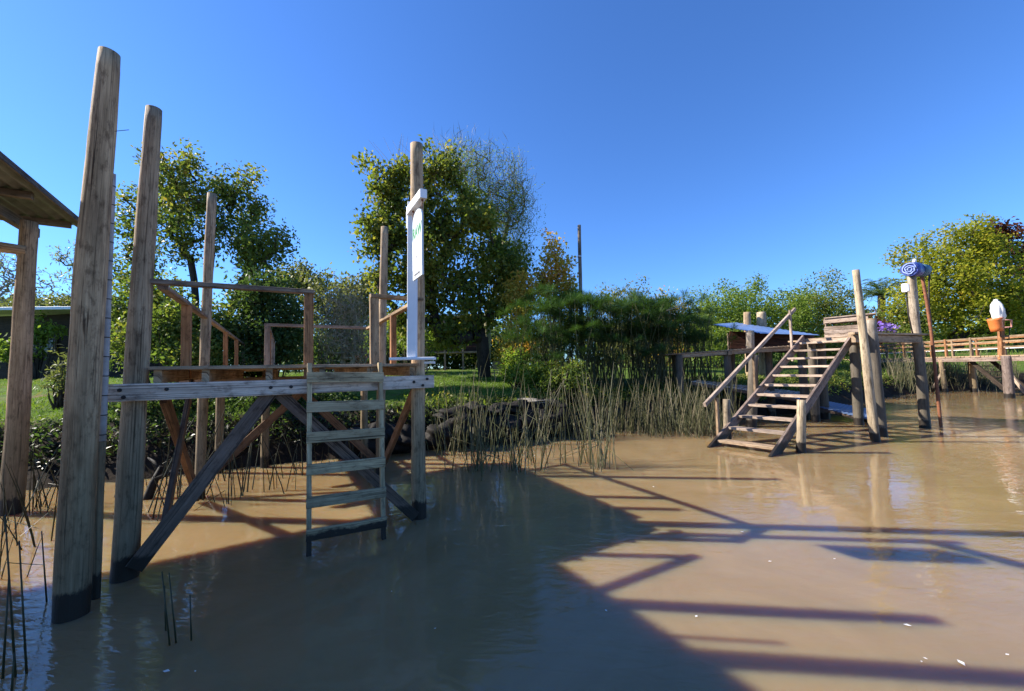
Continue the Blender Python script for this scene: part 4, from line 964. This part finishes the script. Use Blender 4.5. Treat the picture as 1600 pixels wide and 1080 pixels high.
# distant belt, closing the horizon
k = 0
for cx in range(-60, 1700, 105):
    if 640 < cx < 760: continue
    top = 478 + 22 * hsh(cx * .37)
    if cx < 200: top = 500
    if 1300 < cx: top = 500
    bush('distant_tree', 'hazy low tree on the far horizon behind the riverside garden', 'tree', [(cx, top + 35, 62, 34, 62), (cx + 40, top + 55, 60, 30, 60), (cx - 40, top + 60, 60, 30, 61)], 110, 2000, .8, 1.1, 'leaf_olive' if hsh(cx) > .5 else 'leaf_mid', 'distant trees along the horizon')

for cx, tp_ in ((470, 500), (560, 505), (640, 500), (700, 495), (770, 490)):
    bush('background_bush', 'dark dense bush closing the view behind the cabin and the big tree', 'shrub', [(cx, tp_ + 35, 50, 36, 36), (cx + 25, tp_ + 60, 50, 30, 35.5), (cx - 25, tp_ + 60, 50, 30, 35.5)], 120, 3200, .34, .5, 'leaf_dark', 'bushes behind the cabin')
# papyrus -------------------------------------------------------------
def papyrus_mesh(seed, nstem=17):
    r2 = np.random.default_rng(seed); Vs = []; Fs = []; P = []; o_ = 0
    cs = []; ds = []
    for k in range(nstem):
        b = np.array([r2.normal() * .28, r2.normal() * .28, 0]); h = 1.6 + 1.5 * r2.random(); ln_ = r2.normal(size=2) * .35
        top_ = b + np.array([ln_[0], ln_[1], h]); P.append(([b, (b + top_) / 2 - np.array([ln_[0] * .15, ln_[1] * .15, 0]), top_], [.014, .012, .008]))
        n = 150; d = r2.normal(size=(n, 3)); d[:, 2] = np.abs(d[:, 2]) * 1.0 - .25; d /= np.linalg.norm(d, axis=1)[:, None]
        L = .30 + .16 * r2.random(n); m_ = top_ + d * L[:, None] * .55; tip = top_ + d * L[:, None] + np.array([0, 0, -1.0]) * (L[:, None] * .2)
        sdv = np.cross(d, np.array([.2, .3, 1.0])); sdv /= np.linalg.norm(sdv, axis=1)[:, None]; w = .0048
        v = np.stack([np.tile(top_, (n, 1)), m_ + sdv * w, tip, m_ - sdv * w], 1).reshape(-1, 3); Vs.append(v)
    v = np.concatenate(Vs); f = (np.arange(len(v) // 4) * 4)[:, None] + np.arange(4)[None]
    return npmesh('umbels', v, f), npmesh('stems', *tubes(P, 4))
pap = []
for sd__ in range(4):
    t = thing('papyrus', 'clump of dark green papyrus with feathery heads on the bank', 'papyrus', (0, 0, 0), 'papyrus clumps on the bank')
    a, b = papyrus_mesh(sd__ + 40); obj('umbels', a, M['papyrus'], t); obj('stems', b, M['stem'], t); pap.append(t)
k = 0
for px, Y, sc in [(825, 14.6, .95), (845, 15.2, 1.1), (862, 14.2, 1.0), (880, 15.6, 1.2), (893, 14.4, 1.05), (912, 15.2, 1.18), (930, 14.6, 1.1), (948, 15.6, 1.12), (962, 14.8, 1.0), (975, 15.8, 1.08), (990, 15, 1.08), (1005, 16, 1.12), (1018, 15, 1.1), (1032, 16, 1.15), (1045, 15.4, 1.08), (1060, 16.4, 1.1), (1075, 16.6, 1.0), (1090, 17.2, 1.0), (1108, 17.6, .95), (855, 13.9, .7), (905, 14, .75), (950, 14, .7), (1000, 14.6, .75), (1030, 14.8, .8), (870, 16.5, 1.2), (900, 16.6, 1.25), (940, 16.8, 1.15), (1020, 17, 1.2), (1050, 17.4, 1.15)]:
    t = pap[k] if k < 4 else copy_tree(pap[k % 4]); q = W(px, 575, Y); t.location = (q.x, q.y, gz(q.x, q.y) - .05); t.rotation_euler = (0, 0, k * 1.3); t.scale = (sc * 1.1, sc * 1.1, sc * 1.02); k += 1
q0, q1 = W(1040, 486, 15.2), W(1066, 478, 15.2)
t = thing('pale_stick', 'pale bare stick lying across the papyrus heads', 'stick', q0); obj('stick', MB().pole([q0, q1], [.025, .02], n=6, rough=.1), M['bamboo'], t)

# reeds ---------------------------------------------------------------
def reed_mesh(seed, n, h0, h1, lean, spread, w=.0085):
    r2 = np.random.default_rng(seed); P = []
    for k in range(n):
        b = np.array([r2.normal() * spread, r2.normal() * spread * .7, -.15]); h = h0 + (h1 - h0) * r2.random(); l = r2.normal(size=2) * lean
        tip = b + np.array([l[0] * h, l[1] * h, h]); m_ = (b + tip) / 2 - np.array([l[0], l[1], 0]) * h * .12
        if r2.random() < .2:
            kn = b + (tip - b) * (.35 + .4 * r2.random()); e = kn + np.array([r2.normal() * .5, r2.normal() * .3, -.1 - .3 * r2.random()]); P.append(([b, (b + kn) / 2, kn, e], [w, w * .9, w * .8, w * .4]))
        else: ww = w * (.55 + .9 * r2.random()); P.append(([b, b * .55 + m_ * .45, m_ * .6 + tip * .4, tip], [ww, ww * .95, ww * .75, ww * .25]))
    return npmesh('reeds', *tubes(P, 4))
rv = [reed_mesh(s_, 13, .8, 2.0, .17, .25) for s_ in (1, 2, 3, 4)] + [reed_mesh(s_, 16, .6, 1.75, .18, .32) for s_ in (5, 6, 7)]
for me in rv: me.materials.append(M['reed'])
rd_ = [reed_mesh(s_, 7, .7, 1.5, .25, .2, .0075) for s_ in (11, 12, 13)]
for me in rd_: me.materials.append(M['reed_dark'])
def reed(me, x, y, sc, rz, label, group):
    o = bpy.data.objects.new('reed_clump', me); C.objects.link(o); o.location = (x, y, min(.5, max(0, gz(x, y)))); o.rotation_euler = (0, 0, rz); o.scale = (sc, sc, sc); tag(o, label, 'reeds', group)
k = 0
for px, py, n in [(745, 738, 2), (760, 728, 1), (815, 735, 2), (835, 722, 1), (905, 725, 1), (935, 730, 2), (700, 712, 1), (720, 705, 2)]:
    for j in range(n):
        q = G(px + 10 * (hsh(k) - .5), py); reed(rv[k % 4], q.x, q.y, .95 + .35 * hsh(k * 3), k * 2.1, 'sparse clump of pale upright reeds standing in the water right of the front jetty', 'reeds beside the front jetty'); k += 1
for i in range(46):
    f = i / 45; px = 690 + 440 * f ** .8; x = W(px, 600, 12).x
    for it in range(4):
        y = float(bank(x)) - .25 + .75 * (hsh(i * 5.1) - .6); x = (px - 800) / FPX * y * 1.0
    if px < 860 and hsh(i * 2.3) < .55: continue
    reed(rv[(i % 3) + 4] if px > 850 else rv[i % 4], x, y, .9 + .35 * hsh(i * 3.7), i * 1.9, 'thick clump of green and straw reeds along the bank before the papyrus', 'reeds along the bank before the papyrus')
for i in range(16):
    px = 1010 + 110 * hsh(i * 1.1); q = G(px, 672 + 10 * hsh(i * 2.2)); reed(rv[4 + i % 3], q.x, q.y, .75 + .4 * hsh(i), i * 2.2, 'thick clump of green and straw reeds along the bank before the papyrus', 'reeds along the bank before the papyrus')
for i in range(60):
    f = hsh(i * 1.37); px = 1365 + 215 * f; x = 25 * (px - 800) / FPX; y = 25.2 + 1.3 * hsh(i * 2.71); x = y * (px - 800) / FPX * .985
    reed(rv[4 + i % 3], x, float(bank(x)) + .2 + 1.2 * hsh(i * 3.1), 1.15 + .3 * hsh(i * 4.1), i * 1.3, 'pale reed clump on the far bank under the distant jetty', 'reeds on the far bank')
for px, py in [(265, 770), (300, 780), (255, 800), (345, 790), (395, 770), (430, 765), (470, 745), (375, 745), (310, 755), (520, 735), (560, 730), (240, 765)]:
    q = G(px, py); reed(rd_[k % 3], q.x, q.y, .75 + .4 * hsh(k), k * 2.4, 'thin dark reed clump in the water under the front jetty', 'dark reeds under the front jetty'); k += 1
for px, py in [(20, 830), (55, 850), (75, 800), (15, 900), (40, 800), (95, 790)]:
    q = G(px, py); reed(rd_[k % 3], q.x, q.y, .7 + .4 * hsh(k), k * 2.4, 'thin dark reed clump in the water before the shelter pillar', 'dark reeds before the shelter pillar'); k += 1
t = thing('broken_reed', 'broken reed stalks sticking out of the dark water beside the jetty brace', 'reeds', G(270, 1000))
for px0, py0, px1, py1 in ((268, 1008, 253, 893), (278, 1004, 264, 895), (260, 985, 257, 915), (300, 1000, 297, 930)):
    a = G(px0, py0); obj('stalk', MB().pole([a - V(0, 0, .1), W(px1, py1, a.y - .02)], [.006, .004], n=6, rough=0), M['reed_dark'], t)
t = thing('broken_reed', 'tall dark bent reed stalks in the lower left corner', 'reeds', G(30, 1040))
for px0, py0, px1, py1 in ((44, 1052, 30, 845), (27, 1058, 8, 805), (4, 1060, 14, 900), (75, 940, 65, 830), (18, 1080, 22, 1020)):
    a = G(px0, py0); obj('stalk', MB().pole([a - V(0, 0, .1), W(px1, py1, a.y - .02)], [.007, .004], n=6, rough=0), M['reed_dark'], t)

# bank edge: logs, stones, slab, roots ----------------------------------
def lump(name, label, cat, c, r, sq, mat, group=None, seed=1):
    me = bpy.data.meshes.new(name); n, m_ = 36, 20; vs = []; fs = []
    for i in range(m_ + 1):
        for j in range(n):
            th = math.pi * i / m_; ph = 2 * math.pi * j / n
            d = V(math.sin(th) * math.cos(ph), math.sin(th) * math.sin(ph), math.cos(th))
            k_ = 1 + .22 * math.sin(3 * d.x + seed) * math.cos(2.5 * d.y + seed * 2) + .15 * math.sin(6 * d.z + 4 * d.x + seed) + .07 * math.sin(13 * d.x + seed) * math.sin(11 * d.z + 9 * d.y) + .05 * math.sin(23 * d.y + 17 * d.x)
            vs.append((d.x * r * sq[0] * k_, d.y * r * sq[1] * k_, d.z * r * sq[2] * k_))
    for i in range(m_):
        for j in range(n): fs.append((i * n + j, i * n + (j + 1) % n, (i + 1) * n + (j + 1) % n, (i + 1) * n + j))
    me.from_pydata(vs, [], fs); me.polygons.foreach_set('use_smooth', [True] * len(fs)); o = obj(name, me, mat); o.location = c; o.rotation_euler = (0, 0, seed); tag(o, label, cat, group); return o
for i, px in enumerate((690, 720, 752, 785, 815, 845, 870, 620, 580)):
    x = W(px, 600, 11).x; y = float(bank(x)) + .25; x = y * (px - 800) / FPX
    lump('mud_boulder', 'dark wet boulder set in the cut bank behind the reeds', 'boulder', (x, y, .35 + .25 * hsh(i)), .42, (1.25, .8, .75), M['mudlog'], 'dark boulders along the cut bank', i * 1.7)
for i, px in enumerate((705, 740, 775, 805, 835, 862)):
    x = W(px, 600, 11).x; y = float(bank(x)) + .5; x = y * (px - 800) / FPX
    lump('mud_boulder', 'dark wet boulder set in the cut bank behind the reeds', 'boulder', (x, y, .82 + .1 * hsh(i)), .3, (1.5, .8, .6), M['mudlog'], 'dark boulders along the cut bank', i * 2.3)
lump('flat_stone', 'pale flat stone slab at the waterline just right of the front jetty', 'stone', G(697, 689, .12), .42, (1.1, .7, .14), M['stone'], None, .4)
lump('flat_stone', 'weathered flat stone slab on top of the cut bank behind the reeds', 'stone', G(828, 626, 1.02), .55, (1.1, .6, .12), M['stone'], None, 2.4)
q = G(232, 780); t = thing('driftwood', 'dark driftwood stump with roots at the waterline behind the second pile', 'driftwood', q); mb = MB()
for a, b, r in (((-.05, 0, -.1), (.1, .1, .5), .07), ((.05, .05, .3), (.55, .25, .42), .035), ((.1, .1, .4), (-.3, .3, .6), .03), ((.3, .18, .36), (.75, .1, .25), .02)):
    mb.pole([q + V(*a), q + V(*a).lerp(V(*b), .5) + V(0, 0, .05), q + V(*b)], [r, r * .8, r * .4], n=8, rough=.15, seed=r * 50)
obj('roots', mb, M['mudlog'], t)

# ground cover ----------------------------------------------------------
def scatter(n, x0, x1, d0, d1, seed):
    r2 = np.random.default_rng(seed); x = x0 + (x1 - x0) * r2.random(n); y = bank(x) + d0 + (d1 - d0) * r2.random(n); return np.stack([x, y, ground(x, y)], 1)
def blades(pts, h, w, lean=.5):
    n = len(pts); d = rng.normal(size=(n, 3)) * lean; d[:, 2] = 1; return leaf_quads(pts - np.array([0, 0, .02]), h, dirs=d * 3, aspect=w)
pts = np.concatenate([scatter(26000, -14, -5.5, 1.1, 10, 1), scatter(24000, -30, -8, 6, 17, 11), scatter(15000, -3.5, 1.5, 1.2, 8, 2), scatter(9000, -6, 3, 7, 16, 12)])
o = obj('lawn_grass', npmesh('lawn_grass', *blades(pts, .10, .14)), M['grass']); o['kind'] = 'stuff'; o['label'] = 'short green lawn grass on the bank'
pts = scatter(2800, -13, -3, .4, 1.5, 4); pts[:, 2] += rng.random(len(pts)) * .18
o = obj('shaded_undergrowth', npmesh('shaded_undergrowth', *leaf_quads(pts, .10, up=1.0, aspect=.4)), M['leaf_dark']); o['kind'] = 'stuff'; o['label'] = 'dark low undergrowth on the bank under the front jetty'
pts = np.concatenate([scatter(4200, -3, 9, .75, 1.8, 3), scatter(7000, 8, 24, .6, 3.5, 5)])
pts[:, 2] += rng.random(len(pts)) * .22
o = obj('bank_undergrowth', npmesh('bank_undergrowth', *leaf_quads(pts, .13, up=1.0)), M['leaf_mid']); o['kind'] = 'stuff'; o['label'] = 'leafy undergrowth along the top of the bank'
pts = scatter(5000, 22, 60, 1, 20, 8)
o = obj('rough_grass', npmesh('rough_grass', *blades(pts, .5, .08)), M['grass']); o['kind'] = 'stuff'; o['label'] = 'rough grass on the far bank'
pts = scatter(2600, -12, 2.5, .3, 1.1, 9); pts[:, 2] += rng.random(len(pts)) * .15
o = obj('dead_leaves', npmesh('dead_leaves', *leaf_quads(pts, .14, up=1.0, aspect=.35)), M['reed_dark']); o['kind'] = 'stuff'; o['label'] = 'dead leaves and stalks caught on the muddy bank'

# floating leaves ---------------------------------------------------------
lm_ = None
for i, (px, py, s_) in enumerate([(260, 1050, .05), (612, 925, .02), (680, 983, .02), (305, 1050, .02), (1021, 761, .05), (1203, 878, .04), (947, 955, .03), (1088, 964, .035), (1418, 978, .05), (1502, 1037, .06), (1574, 1024, .03), (1446, 1030, .025), (1440, 1035, .02), (1160, 832, .04), (835, 712, .04), (1304, 874, .03)]):
    if lm_ is None:
        lm_ = MB(); lm_.quad((-.5, 0, 0), (0, -.28, .04), (.5, 0, 0), (0, .28, .05)); lm_ = lm_.mesh('floating_leaf'); lm_.materials.append(M['cloth'])
    q = G(px, py); o = bpy.data.objects.new('floating_leaf', lm_); C.objects.link(o); o.location = (q.x, q.y, .006); o.scale = (s_, s_, s_); o.rotation_euler = (0, 0, i * 1.9)
    tag(o, 'tiny pale leaf floating on the muddy water', 'leaf', 'pale leaves floating on the river')
